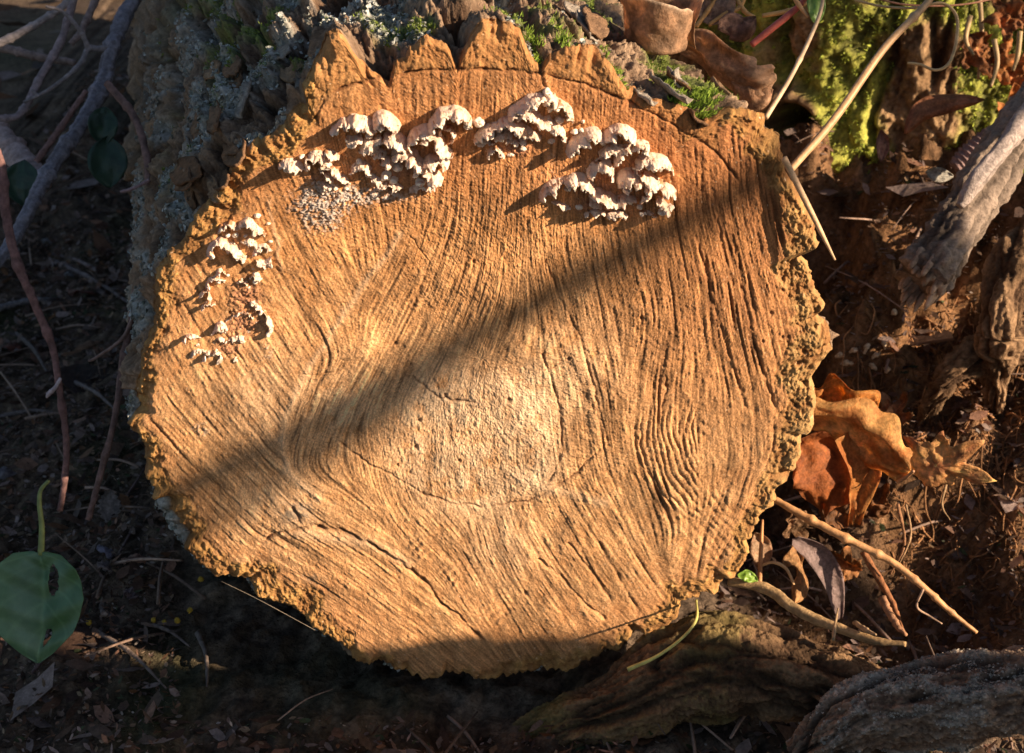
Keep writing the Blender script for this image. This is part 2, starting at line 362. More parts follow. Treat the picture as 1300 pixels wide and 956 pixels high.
base = mix(base, np.array([.17, .08, .035]), bark * top_out * np.clip(crum2 - .1, 0, 1) * .8)
# white mould below the fungi, reddish crust among those on the left
mould = np.exp(-((x - 408) / 40) ** 2 - ((y - 262) / 34) ** 2) + .8 * np.exp(-((x - 455) / 50) ** 2 - ((y - 246) / 12) ** 2) + .35 * np.exp(-((x - 500) / 60) ** 2 - ((y - 250) / 12) ** 2)
mould += .5 * np.exp(-((x - 340) / 18) ** 2 - ((y - 445) / 14) ** 2) + .5 * np.exp(-((x - 255) / 16) ** 2 - ((y - 545) / 14) ** 2) + .35 * np.exp(-((x - 700) / 12) ** 2 - ((y - 215) / 60) ** 2)
mk = np.clip(mould * (1 + 1.4 * crum + .5 * grain) - .35, 0, 1) * .9
base = mix(base, np.array([.60, .52, .45]), mk); H += .0007 * mk * (1 + grain)
crust = np.exp(-((x - 312) / 26) ** 2 - ((y - 372) / 22) ** 2) + np.exp(-((x - 312) / 30) ** 2 - ((y - 412) / 18) ** 2) + np.exp(-((x - 652) / 26) ** 2 - ((y - 187) / 12) ** 2) + .9 * np.exp(-((x - 290) / 22) ** 2 - ((y - 440) / 14) ** 2) + .8 * np.exp(-((x - 760) / 46) ** 2 - ((y - 262) / 14) ** 2) + .9 * np.exp(-((x - 505) / 50) ** 2 - ((y - 210) / 26) ** 2) + .8 * np.exp(-((x - 775) / 50) ** 2 - ((y - 225) / 34) ** 2) + .7 * np.exp(-((x - 410) / 34) ** 2 - ((y - 222) / 12) ** 2) + .6 * np.exp(-((x - 305) / 30) ** 2 - ((y - 305) / 18) ** 2) + .6 * np.exp(-((x - 690) / 44) ** 2 - ((y - 158) / 18) ** 2)
ck = np.clip(crust * (1 + .7 * crum) - .25, 0, 1)
base = mix(base, np.array([.47, .22, .13]), ck * .8); H += .0012 * ck * (1 + .8 * grain)
dirt = np.exp(-(((x - 378) / 26) ** 2 + ((y - 650) / 18) ** 2)) + .5 * np.exp(-(((x - 400) / 22) ** 2 + ((y - 735) / 12) ** 2)) + .35 * np.exp(-(((x - 375) / 14) ** 2 + ((y - 455) / 14) ** 2))
base = mix(base, np.array([.30, .22, .15]), np.clip(dirt * (1 + crum) - .2, 0, 1))
base = mix(base, c_dark, np.clip(dark, 0, .9))
speck = (RNG.random(x.shape) > .996) * (1 - core)
base = mix(base, c_pale, speck * .8)
Pf = at_y(PXg, PYg, 0.); Pf[..., 1] -= H
Vf = Pf[1:].reshape(-1, 3); cf = base[1:].reshape(-1, 3)
Vf = np.concatenate([Vf, Pf[0:1, 0]]); cf = np.concatenate([cf, base[0:1, 0]])
Ff = grid_faces(NR - 1, NT, True)[:, ::-1]
Ff = np.concatenate([Ff[:, [0, 1, 2]], Ff[:, [0, 2, 3]], np.stack([np.arange(NT), (np.arange(NT) + 1) % NT, np.full(NT, len(Vf) - 1)], -1)])
LOG = thing('felled_log', 'large felled log with its sawn end facing the viewer and mossy bark on top', 'log')
face = mesh_obj('cut_face', Vf, Ff, M_WOOD, LOG, cf)

# ---- bark behind the rim
AX = np.array([-.23, 1., 0]); AX /= np.linalg.norm(AX)
c0 = at_y(CX, CY, 0.)
NB = 1500
vv = np.concatenate([[0, .0006], np.linspace(.0015, .12, 80), np.linspace(.1217, .42, 110)[0:], np.linspace(.43, 1.6, 60)])
nvb = len(vv)
THb, VB = np.meshgrid(th, vv)
Jg = Rj - Rs
def Jat(a):
    return np.interp(((a + np.pi) % (2 * np.pi)) - np.pi, np.r_[th, np.pi], np.r_[Jg, Jg[0]])
warp = .10 * fbm(np.cos(THb) * 2, np.sin(THb) * 2, VB * 14, 3, 121) * sstep(0, .03, VB) + VB * .25
J = Jat(THb + warp) * np.exp(-VB / .035)
cxy = at_y(CX + np.cos(th) * Rs, CY + np.sin(th) * Rs, 0.)
rad0 = np.linalg.norm(cxy - c0, axis=-1)
dirr = (cxy - c0) / rad0[:, None]
pxm = rad0 / Rs                                     # metres per px along each direction
X3, Y3 = np.cos(THb) * rad0, np.sin(THb) * rad0
def ridg(n_): return 1 - np.abs(n_) * 2
w1 = .35 * fbm(X3 * 20, Y3 * 20, VB * 14, 2, 131)
big = fbm(X3 * 30 + w1, Y3 * 30 + w1, VB * 11, 3, 132)
fur = np.clip(ridg(fbm(X3 * 26 + w1, Y3 * 26, VB * 9 + w1, 2, 133)) , -1, 1)
med = fbm(X3 * 110, Y3 * 110, VB * 45, 4, 134, .6)
fin = fbm(X3 * 380, Y3 * 380, VB * 220, 3, 135, .7)
flk = noise(X3 * 60, Y3 * 60, VB * 34, 136); flk = np.floor(flk * 4) / 4
on = sstep(0, .012, VB)
D = on * (.010 * big - .015 * np.clip(fur - .55, 0, 1) * 2 + .0052 * med + .0034 * flk) + (.25 + .75 * on) * .0024 * fin * sstep(0, .001, VB)
rad = rad0[None] + J * pxm[None] + D
Pb = c0 + dirr[None] * rad[..., None] + AX * (VB / AX[1])[..., None]
Pb[0] = Pf[-1]; Pb[1, :, 1] = np.maximum(Pb[1, :, 1], Pf[-1, :, 1] + .0003)
Pb[2:, :, 1] += np.maximum(0, (Pf[-1, :, 1] - .0005))[None] * np.exp(-VB[2:] / .01)
# bark colours: brown body, grey green lichen on the left and top, yellow green moss in furrows
br = mix(np.array([.13, .075, .045]), np.array([.34, .23, .15]), np.clip(.5 + .6 * med + .5 * fin, 0, 1))
br = mix(br, np.array([.06, .032, .018]), np.clip((fur - .5) * 1.6 - .5 * med, 0, .85) * on)
leftness = sstep(.2, -1.2, X3 / .2 + .0) ; topness = sstep(.1, .8, -Y3 / .2)
lim = fbm(X3 * 45, Y3 * 45, VB * 30, 4, 141)
lich = np.clip((lim + .55 * leftness + .15 * topness + .3 * med - .34) * 2.4, 0, 1) * sstep(.0, .006, VB) * np.clip(1.25 - VB / .5, .35, 1)
lich *= sstep(.55, .1, X3 / .2)
br = mix(br, mix(np.array([.20, .21, .17]), np.array([.50, .50, .46]), np.clip(.5 + 1.1 * fin, 0, 1)), lich * .8)
mos = np.clip((fbm(X3 * 38, Y3 * 38, VB * 26, 4, 143) - .18) * 3, 0, 1) * sstep(.02, .05, VB + .02 * med) * topness
br = mix(br, mix(np.array([.07, .10, .03]), np.array([.22, .30, .05]), np.clip(.5 + fin, 0, 1)), mos * .85)
far = sstep(.1, .35, VB) * leftness
br = mix(br, np.array([.20, .125, .07]) * (1 + .7 * med[..., None] + .4 * fin[..., None]), far * (1 - lich) * .6)
br[0:3] = mix(br[0:3], np.broadcast_to(base[-1][None], br[0:3].shape), .8)
Fb = grid_faces(nvb, NT, True)
endc = Pb[-1].mean(0)
bark_o = mesh_obj('bark', Pb.reshape(-1, 3), Fb, M_BARK, LOG, br.reshape(-1, 3))
# far end of the log
Ve = np.concatenate([Pb[-1][::15], [endc]]); ne = len(Ve) - 1
mesh_obj('far_end', Ve, np.stack([np.arange(ne), (np.arange(ne) + 1) % ne, np.full(ne, ne)], -1), M_WOOD, LOG, np.tile([.4, .24, .1], (ne + 1, 1)))

def bark_pt(a, v):
    """point and outward direction on the bark at clock angle a (photo sense), depth v"""
    i = int(((a + np.pi) / (2 * np.pi)) * NT) % NT; j = int(np.argmin(np.abs(vv - v)))
    return Pb[j, i], dirr[i]

# ================================================================== GROUND
def ground_h(X, Y):
    z = -.048 + .012 * fbm(X * 5, Y * 5, 0, 4, 201) + .008 * fbm(X * 22, Y * 22, 0, 4, 202, .6) + .004 * fbm(X * 90, Y * 90, 0, 3, 203, .7)
    bank = sstep(.19, .33, X + .05 * noise(Y * 12, 0, 0, 7)) * sstep(.10, .44, Y - .25 * (X - .4)) * .20
    rb = 1 - 2 * np.abs(fbm(X * 17 + .4 * noise(Y * 9, X * 9, 0, 5), Y * 11, 0, 3, 205)); z = z + bank * (1 + .30 * fbm(X * 14, Y * 14, 0, 3, 204)) + (bank / .19) * (.022 * rb + .012 * fbm(X * 45, Y * 45, 0, 4, 206, .65))
    z = z - .05 * sstep(-.22, -.5, X) * sstep(-.3, .2, Y)
    z = z - .065 * np.exp(-((X - .275) / .10) ** 4 - ((Y - .16) / .13) ** 2)
    return z
def axis_pts(a, b, c, d, n1, n0):
    return np.unique(np.r_[-np.geomspace(-a, -b, n0)[:-1] if a < 0 else [], np.linspace(b, c, n1), np.geomspace(c, d, n0)[1:]])
gxs = np.unique(np.r_[-np.geomspace(.75, 260, 40), np.linspace(-.75, .85, 520), np.geomspace(.85, 260, 40)])
gys = np.unique(np.r_[-np.geomspace(.55, 260, 40), np.linspace(-.55, 1.2, 460), np.geomspace(1.2, 260, 60)])
GX, GY = np.meshgrid(gxs, gys)
GZ = ground_h(GX, GY)
g1 = fbm(GX * 70, GY * 70, 0, 4, 211, .7); g2 = fbm(GX * 9, GY * 9, 0, 3, 212)
gc = mix(np.array([.07, .048, .034]), np.array([.22, .155, .105]), np.clip(.35 + .9 * g1, 0, 1))
gc = mix(gc, np.array([.20, .105, .05]) * (1 + .8 * g1[..., None]), np.clip(g2 + .75, 0, 1) * sstep(.15, .32, GX) * sstep(-.05, .1, GY))
gc = mix(gc, np.array([.06, .065, .03]), np.clip(g2 - .1, 0, 1) * sstep(.1, -.1, GX) * .8)
mesh_obj('ground', np.stack([GX, GY, GZ], -1).reshape(-1, 3), grid_faces(len(gys), len(gxs)), M_SOIL, None, gc.reshape(-1, 3), kind='structure')
def gz(x_, y_): return float(ground_h(np.array(x_), np.array(y_)))
def on_ground(px, py, lift=0.):
    d = ray(px, py); t = np.linspace(.5, 3.5, 3000); p = CP + d * t[:, None]
    hit = np.nonzero(p[:, 2] < ground_h(p[:, 0], p[:, 1]) + lift)[0]; return p[hit[0]]

# ================================================================== FUNGI
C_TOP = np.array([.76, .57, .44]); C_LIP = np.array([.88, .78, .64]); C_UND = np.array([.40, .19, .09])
def cap_mesh(path, a, h, seed, knob=False):
    """one shelf: attached to the wood along its path, bulging out and curling down to a lip (px units in the plane of the cut)"""
    P = np.asarray(path, float); L = np.hypot(*np.diff(P, axis=0).T).sum() if len(P) > 1 else 1
    n = int(max(14, min(60, L * 1.1))); Q = catmull(np.c_[P, np.zeros(len(P))], n)[:, :2]
    T = np.gradient(Q, axis=0); T /= np.linalg.norm(T, axis=1)[:, None] + 1e-9
    Nn = np.stack([-T[:, 1], T[:, 0]], 1); flip = np.where(Nn[:, 1] < 0, -1, 1)
    if np.mean(Nn[:, 1]) < 0: Nn = -Nn
    u = np.linspace(0, 1, n); ends = np.clip(np.sin(np.pi * np.clip(u * .94 + .03, 0, 1)), 0, 1) ** .42
    # profile (down in the plane, outwards)
    prof = np.array([(-.62, -.10), (-.56, .12), (-.44, .34), (-.30, .56), (-.12, .78), (.02, .93), (.20, .99), (.34, .96), (.43, .86), (.42, .74), (.34, .66), (.22, .58), (.12, .46), (.05, .28), (.02, .05), (.0, -.1)])
    pr2 = catmull(np.c_[prof, np.zeros(len(prof))], 26)[:, :2]
    m = len(pr2); v = np.linspace(0, 1, m)
    sc = ends * (1 + .30 * noise(u * L / 9, seed * 7.3, 0, seed))
    A = a * sc; Hh = h * (.35 + .65 * ends) * (1 + .35 * noise(u * L / 7, seed * 3.1 + 4, 0, seed + 1))
    dn = pr2[None, :, 0] * A[:, None] * 1.35; out = pr2[None, :, 1] * Hh[:, None]
    wav = 5.0 * fbm(u * L / 8., seed, 0, 3, seed + 2)[:, None] * sstep(.2, .5, v)[None]
    px_ = Q[:, None, 0] + Nn[:, None, 0] * (dn + wav); py_ = Q[:, None, 1] + Nn[:, None, 1] * (dn + wav)
    lump = fbm(px_ / 4.6, py_ / 4.6, out / 6, 3, seed + 3, .7); lf = fbm(px_ / 1.8, py_ / 1.8, out / 1.8, 2, seed + 4)
    topm = sstep(.02, .12, v)[None] * sstep(.66, .5, v)[None]
    out = out + (4.4 * lump + 1.9 * lf) * topm * np.minimum(1, ends * 1.2)[:, None] + .8 * lf * (1 - topm) * sstep(0, .1, v)[None] * sstep(1, .9, v)[None]
    px_ = px_ + Nn[:, None, 0] * 2.0 * lump * topm + 1.0 * lf; py_ = py_ + Nn[:, None, 1] * 2.0 * lump * topm + .7 * lump * topm
    W = at_y(px_, py_, 0.); W[..., 1] -= out * .00045
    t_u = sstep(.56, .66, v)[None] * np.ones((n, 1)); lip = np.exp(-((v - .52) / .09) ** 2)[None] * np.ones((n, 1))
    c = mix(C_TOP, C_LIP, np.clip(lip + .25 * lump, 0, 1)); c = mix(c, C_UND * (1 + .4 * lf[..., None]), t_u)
    c = mix(c, np.array([.50, .28, .18]), np.clip(-lump * 2.0 - .15 + .6 * fbm(px_ / 9, py_ / 9, 0, 2, seed + 8) - .1, 0, .7) * topm)
    c = mix(c, np.array([.5, .3, .17]), sstep(.10, .0, v)[None] * np.ones((n, 1)) * .7)
    V = np.concatenate([W.reshape(-1, 3), W[:1].mean(1), W[-1:].mean(1)]); C = np.concatenate([c.reshape(-1, 3), c[:1].mean(1), c[-1:].mean(1)])
    Fq = grid_faces(n, m); k = np.arange(m - 1); e = n * m
    Ft = np.concatenate([Fq[:, [0, 1, 2]], Fq[:, [0, 2, 3]], np.stack([k + 1, k, np.full(m - 1, e)], -1), np.stack([k + (n - 1) * m, k + 1 + (n - 1) * m, np.full(m - 1, e + 1)], -1)])
    return V, Ft, C
def knob_mesh(cx, cy, r, h, seed):
    nu, nv = 14, 18; u = np.linspace(0, 1, nu); v = np.linspace(0, 2 * np.pi, nv, endpoint=False)
    U, Vv = np.meshgrid(u, v, indexing='ij'); ph = U * np.pi * .62
    rx = np.sin(ph) * r; out = np.cos(ph) * h
    lump = fbm(np.cos(Vv) * rx / 4 + seed, np.sin(Vv) * rx / 4, out / 4, 3, seed)
    rx = rx * (1 + .3 * lump); out = out * (1 + .25 * lump)
    px_ = cx + np.cos(Vv) * rx * 1.15; py_ = cy + np.sin(Vv) * rx * .85
    W = at_y(px_, py_, 0.); W[..., 1] -= out * .00045
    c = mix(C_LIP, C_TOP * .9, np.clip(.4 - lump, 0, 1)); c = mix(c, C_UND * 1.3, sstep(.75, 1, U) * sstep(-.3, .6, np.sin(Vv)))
    Fq = grid_faces(nu, nv, True)
    return W.reshape(-1, 3), np.concatenate([Fq[:, [0, 1, 2]], Fq[:, [0, 2, 3]]]), c.reshape(-1, 3)
S = 'shelf'
CLUST = [
 ('small fungus cluster with a pointed knob, left end of the upper row', (400, 225), [
   ([(355,208),(370,203),(389,213)], 9, 26), ([(389,214),(392,200),(401,192),(411,200),(422,212),(433,222),(446,230)], 10, 24), ([(410,198),(420,193),(431,200)], 8, 22),
   ([(396,229),(412,232),(430,236)], 7, 12), ([(404,214),(416,220),(425,228)], 8, 18)], [(384,196,4,16), (366,214,5,14), (440,238,4,8)]),
 ('largest tangled fungus cluster of pale lobes, second from left in the upper row', (505, 205), [
   ([(420,164),(430,158),(439,152),(448,156)], 9, 28), ([(440,160),(448,150),(460,152),(477,166)], 15, 34), ([(440,172),(450,176),(460,171)], 9, 24), ([(474,164),(478,154),(486,146),(496,152),(507,162)], 14, 30),
   ([(462,176),(474,178),(484,172)], 8, 18), ([(486,178),(496,172),(508,176),(519,187)], 12, 32), ([(516,184),(524,172),(534,164),(548,160)], 12, 30), ([(544,163),(552,150),(562,142),(577,139),(591,146),(599,158)], 12, 40),
   ([(534,177),(544,170),(556,174),(562,188),(574,196)], 12, 30), ([(498,194),(510,190),(522,196),(530,203),(540,210)], 13, 34), ([(526,214),(540,215),(552,221),(562,228)], 12, 30),
   ([(537,205),(548,201),(560,203),(570,208)], 10, 26), ([(458,191),(464,184),(472,182),(480,190)], 11, 28), ([(474,197),(482,193),(490,197)], 9, 20), ([(447,219),(452,211),(462,209),(472,217)], 9, 22),
   ([(464,220),(476,226),(487,230)], 8, 16), ([(478,238),(495,234),(512,238)], 7, 12), ([(520,240),(536,237),(552,240)], 7, 12), ([(484,206),(492,202),(499,208)], 9, 22), ([(556,168),(566,161),(576,170),(570,178)], 6, 20)],
   [(608,154,8,16), (594,158,5,24), (490,222,7,16), (505,212,6,16), (520,206,6,20), (500,228,6,12), (534,230,6,18), (456,204,4,12), (470,170,5,20)]),
 ('knobbly fungus cluster rising to a peak, with a reddish crust below it', (670, 160), [
   ([(646,147),(654,137),(666,130),(680,123),(694,120)], 13, 34), ([(688,126),(698,120),(706,128),(716,131)], 12, 32), ([(656,148),(666,140),(676,142),(686,148)], 11, 30), ([(694,133),(708,129),(720,137),(727,152)], 9, 28),
   ([(602,178),(612,168),(624,160),(638,153)], 10, 26), ([(630,160),(642,154),(656,156),(670,166)], 14, 32), ([(626,172),(638,166),(650,172)], 9, 22), ([(666,160),(674,168),(686,174)], 11, 26),
   ([(680,148),(690,152),(698,146)], 10, 26), ([(692,164),(702,157),(712,163),(718,178)], 10, 24), ([(618,198),(624,190),(634,190),(640,199)], 6, 14), ([(642,176),(654,180),(668,176)], 7, 14), ([(604,182),(616,180),(628,182)], 6, 12)],
   [(694,115,6,24), (729,166,5,12), (738,164,4,12), (740,153,3,14), (700,178,5,12), (710,150,6,20), (664,188,5,8), (648,196,4,7)]),
 ('broad fungus cluster of arched shelves, right end of the upper row', (780, 220), [
   ([(720,193),(728,181),(740,172),(755,166),(768,176)], 14, 36), ([(764,174),(774,166),(786,161),(799,167),(805,178)], 14, 34), ([(760,193),(770,187),(780,184),(790,183)], 10, 28), ([(780,206),(784,194),(792,186),(802,184)], 11, 30),
   ([(800,186),(808,180),(820,182),(822,194)], 8, 28), ([(745,222),(752,212),(766,205),(774,214),(778,226)], 14, 30), ([(804,210),(812,202),(824,198),(842,202),(853,217)], 11, 36), ([(686,252),(692,240),(704,231),(721,225)], 11, 30),
   ([(714,228),(728,224),(742,228),(754,240)], 12, 34), ([(750,239),(762,246),(774,251),(787,259)], 13, 34), ([(784,232),(790,223),(802,220),(815,227)], 14, 36), ([(808,228),(820,232),(822,244),(811,254)], 10, 28),
   ([(806,214),(816,222),(828,226),(840,230)], 12, 34), ([(836,236),(846,237),(857,244)], 10, 30), ([(832,250),(840,256),(849,268)], 9, 26), ([(776,254),(792,251),(808,252)], 9, 22), ([(742,273),(754,268),(768,270)], 6, 10),
   ([(770,272),(784,270),(796,274)], 6, 10), ([(812,272),(822,270),(832,276)], 6, 12), ([(700,256),(712,258),(724,262)], 6, 14), ([(748,252),(756,256),(764,262)], 7, 16)],
   [(800,172,6,30), (840,268,5,16), (756,170,7,34), (770,212,6,26), (796,238,6,28), (736,262,5,10), (720,238,4,14), (812,262,4,10), (850,262,5,18)]),
 ('fungus cluster shaped like an open ring, highest of the three by the left rim', (305, 305), [
   ([(279,294),(286,287),(295,284),(304,289)], 9, 20), ([(304,286),(314,278),(322,284),(329,291),(337,297)], 11, 24), ([(264,324),(270,312),(280,305),(290,309)], 13, 26), ([(286,308),(296,312),(304,320),(314,326)], 12, 24),
   ([(322,324),(326,314),(336,310),(346,317)], 9, 22), ([(326,328),(336,332),(346,324)], 8, 18), ([(308,308),(316,303),(324,306),(330,314)], 8, 16)], [(327,273,5,10), (341,283,4,10), (300,298,5,14), (312,298,4,12), (344,305,4,10), (290,298,4,12)]),
 ('scattered small fungus knobs in the middle of the three groups by the left rim', (285, 365), [
   ([(262,363),(268,354),(276,350),(286,356)], 9, 20), ([(274,348),(280,341),(287,348)], 7, 16), ([(254,375),(261,369),(269,378)], 7, 18), ([(256,391),(264,385),(274,385)], 8, 18), ([(302,359),(308,355),(315,360)], 6, 12),
   ([(318,352),(326,346),(332,354)], 7, 14)], [(278,356,5,14), (322,340,3,8), (316,364,3,8), (324,357,4,10), (290,348,4,8)]),
 ('lowest fungus group by the left rim, with a thin curved ridge and reddish crust', (290, 425), [
   ([(320,380),(328,388),(334,395)], 6, 15), ([(332,392),(340,402),(345,414),(342,425)], 6, 18), ([(233,431),(242,424),(256,427)], 8, 20), ([(270,424),(276,414),(282,409),(290,417)], 10, 22), ([(270,434),(276,428),(284,424)], 6, 14),
   ([(288,434),(296,427),(306,426),(312,432)], 9, 16), ([(258,456),(264,446),(270,446)], 10, 20), ([(270,450),(277,443),(284,456)], 10, 20), ([(242,452),(250,442),(262,444)], 8, 16), ([(288,408),(298,399),(312,396)], 5, 12),
   ([(304,402),(314,398),(320,404)], 7, 10), ([(296,442),(300,450),(304,456)], 4, 8)], [(304,416,4,8), (316,420,4,7), (326,408,4,6), (252,436,4,14), (290,424,4,10), (310,408,3,7)]),
]
sd = 300
for lab, (ox, oy), shelves, knobs in CLUST:
    o3 = at_y(ox, oy, 0.); t = thing('bracket_fungus', lab, 'fungus', tuple(o3), 'bracket fungi on the sawn end of the log')
    for path, a, h in shelves:
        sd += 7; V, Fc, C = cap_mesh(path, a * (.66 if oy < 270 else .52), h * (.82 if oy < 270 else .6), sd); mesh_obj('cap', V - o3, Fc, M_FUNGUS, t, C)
    for kx, ky, r_, h in knobs:
        sd += 7; V, Fc, C = knob_mesh(kx, ky, r_ * (.85 if oy < 270 else .75), h * (.7 if oy < 270 else .5), sd); mesh_obj('knob', V - o3, Fc, M_FUNGUS, t, C)

# ================================================================== moss and lichen on the bark (uncountable)
def tufts(pts, nrm, hgt, wid, col1, col2, blades=7, seed=1):
    """small pointed leaflets round each point"""
    rg = np.random.default_rng(seed); n = len(pts); b = blades
    P = np.repeat(pts, b, 0); N = np.repeat(nrm, b, 0)
    N = N + rg.normal(0, .55, N.shape); N /= np.linalg.norm(N, axis=1)[:, None]
    s = np.cross(N, rg.normal(0, 1, N.shape)); s /= np.linalg.norm(s, axis=1)[:, None]
    h = hgt * rg.uniform(.5, 1.3, (n * b, 1)); w_ = wid * rg.uniform(.6, 1.3, (n * b, 1))
    P = P + rg.normal(0, hgt * .3, P.shape)
    V = np.stack([P - s * w_, P + s * w_, P + N * h + s * w_ * .2], 1).reshape(-1, 3)
    Fc = np.arange(len(V)).reshape(-1, 3); t = rg.random((n * b, 1)); c = np.repeat(np.asarray(col1) * (1 - t) + np.asarray(col2) * t, 3, 0)
    return V, Fc, c
rg = np.random.default_rng(5)
def bark_scatter(n, mask_fn):
    j = rg.integers(2, 200, n * 6); i = rg.integers(0, NT, n * 6)
    k = mask_fn(j, i); j, i = j[k][:n], i[k][:n]
    return Pb[j, i], dirr[i]
p_, n_ = bark_scatter(5200, lambda j, i: rg.random(len(j)) < mos[j, i] * .9)
V, Fc, C = tufts(p_, n_, .0024, .0005, (.09, .13, .03), (.26, .32, .06), 6, 2)
pts, nr = [], []
for cx_, cy_, r_, k in [(933,118,9,150), (890,104,8,110), (800,96,6,50), (700,20,6,40), (905,130,8,50), (741,20,6,40)]:
    # cushions of bright moss near the right top of the rim
    a = math.atan2(cy_ - CY, cx_ - CX)
    for q in range(k):
        aa = a + random.gauss(0, r_ / 700); v_ = abs(random.gauss(.012, .012)) + .003
        p, d = bark_pt(aa, v_); pts.append(p); nr.append(d)
V2, F2, C2 = tufts(np.array(pts), np.array(nr), .0032, .0005, (.12, .20, .03), (.36, .48, .07), 8, 3)
V, Fc, C = join([(V, Fc, C), (V2, F2, C2)])
mesh_obj('moss', V, Fc, M_MOSS, LOG, C, smooth=False, kind='stuff')
# frilly grey lichen: little cupped lobes
p_, n_ = bark_scatter(10000, lambda j, i: rg.random(len(j)) < lich[j, i])
def lobes(pts, nrm, size, c1, c2, seed):
    rg = np.random.default_rng(seed); n = len(pts); N = nrm + rg.normal(0, .6, nrm.shape); N /= np.linalg.norm(N, axis=1)[:, None]
    s = np.cross(N, rg.normal(0, 1, N.shape)); s /= np.linalg.norm(s, axis=1)[:, None]; t = np.cross(N, s)
    r = size * rg.uniform(.4, 1.3, (n, 1)); ring = []
    for k in range(6):
        a = k * math.pi / 3; q = rg.uniform(.7, 1.25, (n, 1)); ring.append(pts + (s * math.cos(a) + t * math.sin(a)) * r * q + N * r * rg.uniform(.1, .8, (n, 1)))
    V = np.stack([pts - N * r * .1] + ring, 1).reshape(-1, 3)
    f = np.array([[0, 1 + k, 1 + (k + 1) % 6] for k in range(6)]); Fc = (np.arange(n)[:, None, None] * 7 + f[None]).reshape(-1, 3)
    tt_ = rg.random((n, 1)); c = np.repeat(np.asarray(c1) * (1 - tt_) + np.asarray(c2) * tt_, 7, 0); return V, Fc, c
V, Fc, C = lobes(p_ + n_ * .0006, n_, .0014, (.26, .28, .23), (.60, .60, .56), 8)
mesh_obj('lichen', V, Fc, M_BARK, LOG, C, smooth=False, kind='stuff')
# loose bark flakes standing off the log
for k in range(46):
    a = random.choice((random.uniform(-2.8, -1.95), random.uniform(-1.2, -.6))); v_ = .004 + .16 * random.random() ** 1.6
    p, d = bark_pt(a, v_); L_, W_ = random.uniform(.008, .022), random.uniform(.004, .009)
    tang = np.cross(d, AX); nu, nv = 9, 6; u = np.linspace(-1, 1, nu)[:, None]; v = np.linspace(-1, 1, nv)[None]
    al = AX * math.cos(.4) + tang * random.uniform(-.4, .4); q = np.cross(d, al)
    wv = (1 - .5 * u ** 2) * (1 + .2 * noise(u * 2 + k, 0, 0, k))
    X = p + d * .0015 + al * (u * L_)[..., None] + q * (v * wv * W_)[..., None] + d * ((.0006 + .0016 * v ** 2 + .002 * u * random.uniform(-1, 1.5)) + .0012 * noise(u * 3 + k, v * 3, 0, 77))[..., None]
    V = X.reshape(-1, 3); V = np.concatenate([V, V - d * .0014]); n = nu * nv; Fq = grid_faces(nu, nv)
    rim = [i for i in range(nv)] + [i * nv + nv - 1 for i in range(1, nu)] + [n - 1 - i for i in range(1, nv)] + [(nu - 1 - i) * nv for i in range(1, nu - 1)]
    rf = np.array([[rim[i], rim[i - 1], rim[i - 1] + n, rim[i] + n] for i in range(len(rim))])
    cc = np.array(random.choice([(.30, .19, .11), (.24, .14, .08), (.36, .30, .24), (.2, .11, .06)]))
    mesh_obj('bark_flake', V, np.concatenate([Fq, Fq[:, ::-1] + n, rf]), M_BARK, LOG, cc[None] * (1 + .3 * noise(V[:, 0] * 300, V[:, 1] * 300, V[:, 2] * 300, 5))[:, None])

# ================================================================== small builders
def stems(name, label, cat, P, rad, mat=None, group=None, parent=None, seg=8, **kw):
    P = np.asarray(P); V, Fc, C = tube(P, rad, seg, **kw)
    if parent is not None:
        return mesh_obj(name, V - np.array(parent.location), Fc, mat or M_STICK, parent, C)
    o3 = P[0].copy(); o = mesh_obj(name, V - o3, Fc, mat or M_STICK, None, C); o.location = o3
    if label: tag(o, label, cat, group)
    return o
def dpath(pts):      # (px, py, depth)
    return np.array([at_d(a, b, c) for a, b, c in pts])
def blade(spine, width, side, curl=0., wfun=None, nu=22, nv=11, col=(.3, .15, .07), vein=.12, wob=.002, seed=0, col2=None):
    """leaf blade: grid along a spine; side = across direction (per point or one); curl lifts the margins"""
    Q = catmull(spine, nu); u = np.linspace(0, 1, nu); v = np.linspace(-1, 1, nv)
    T = np.gradient(Q, axis=0); T /= np.linalg.norm(T, axis=1)[:, None]
    sd_ = np.asarray(side, float); sd_ = np.broadcast_to(sd_, Q.shape) if sd_.ndim == 1 else catmull(sd_, nu)
    B = sd_ - T * (sd_ * T).sum(1)[:, None]; B /= np.linalg.norm(B, axis=1)[:, None]; N = np.cross(T, B)
    wf = (wfun(u) if wfun else np.sin(np.pi * np.clip(u, .01, .99)) ** .7) * width
    ang = v[None] * curl; 
    lat = np.sin(ang) / (curl if abs(curl) > 1e-3 else 1) if abs(curl) > 1e-3 else v[None] * np.ones((nu, 1))
    lift = (1 - np.cos(ang)) / (curl if abs(curl) > 1e-3 else 1) if abs(curl) > 1e-3 else 0 * v[None]
    wo = wob * fbm(u[:, None] * 4 + seed, v[None] * 2, 0, 3, seed)
    X = Q[:, None] + B[:, None] * (wf[:, None] * lat)[..., None] + N[:, None] * (wf[:, None] * lift + wo)[..., None]
    c1 = np.asarray(col); c2 = np.asarray(col2) if col2 is not None else c1 * .55
    pat = np.clip(.5 + .9 * fbm(u[:, None] * 5 + seed, v[None] * 4, 0, 3, seed + 2), 0, 1)
    c = mix(c1, c2, pat)
    vn = np.exp(-(v[None] / .09) ** 2) + .6 * np.exp(-((((u[:, None] - np.abs(v[None]) * .18) * 8) % 1 - .5) / .12) ** 2)
    c = c * (1 + vein * vn[..., None])
    V = X.reshape(-1, 3); Fq = grid_faces(nu, nv)
    return V, Fq, c.reshape(-1, 3)
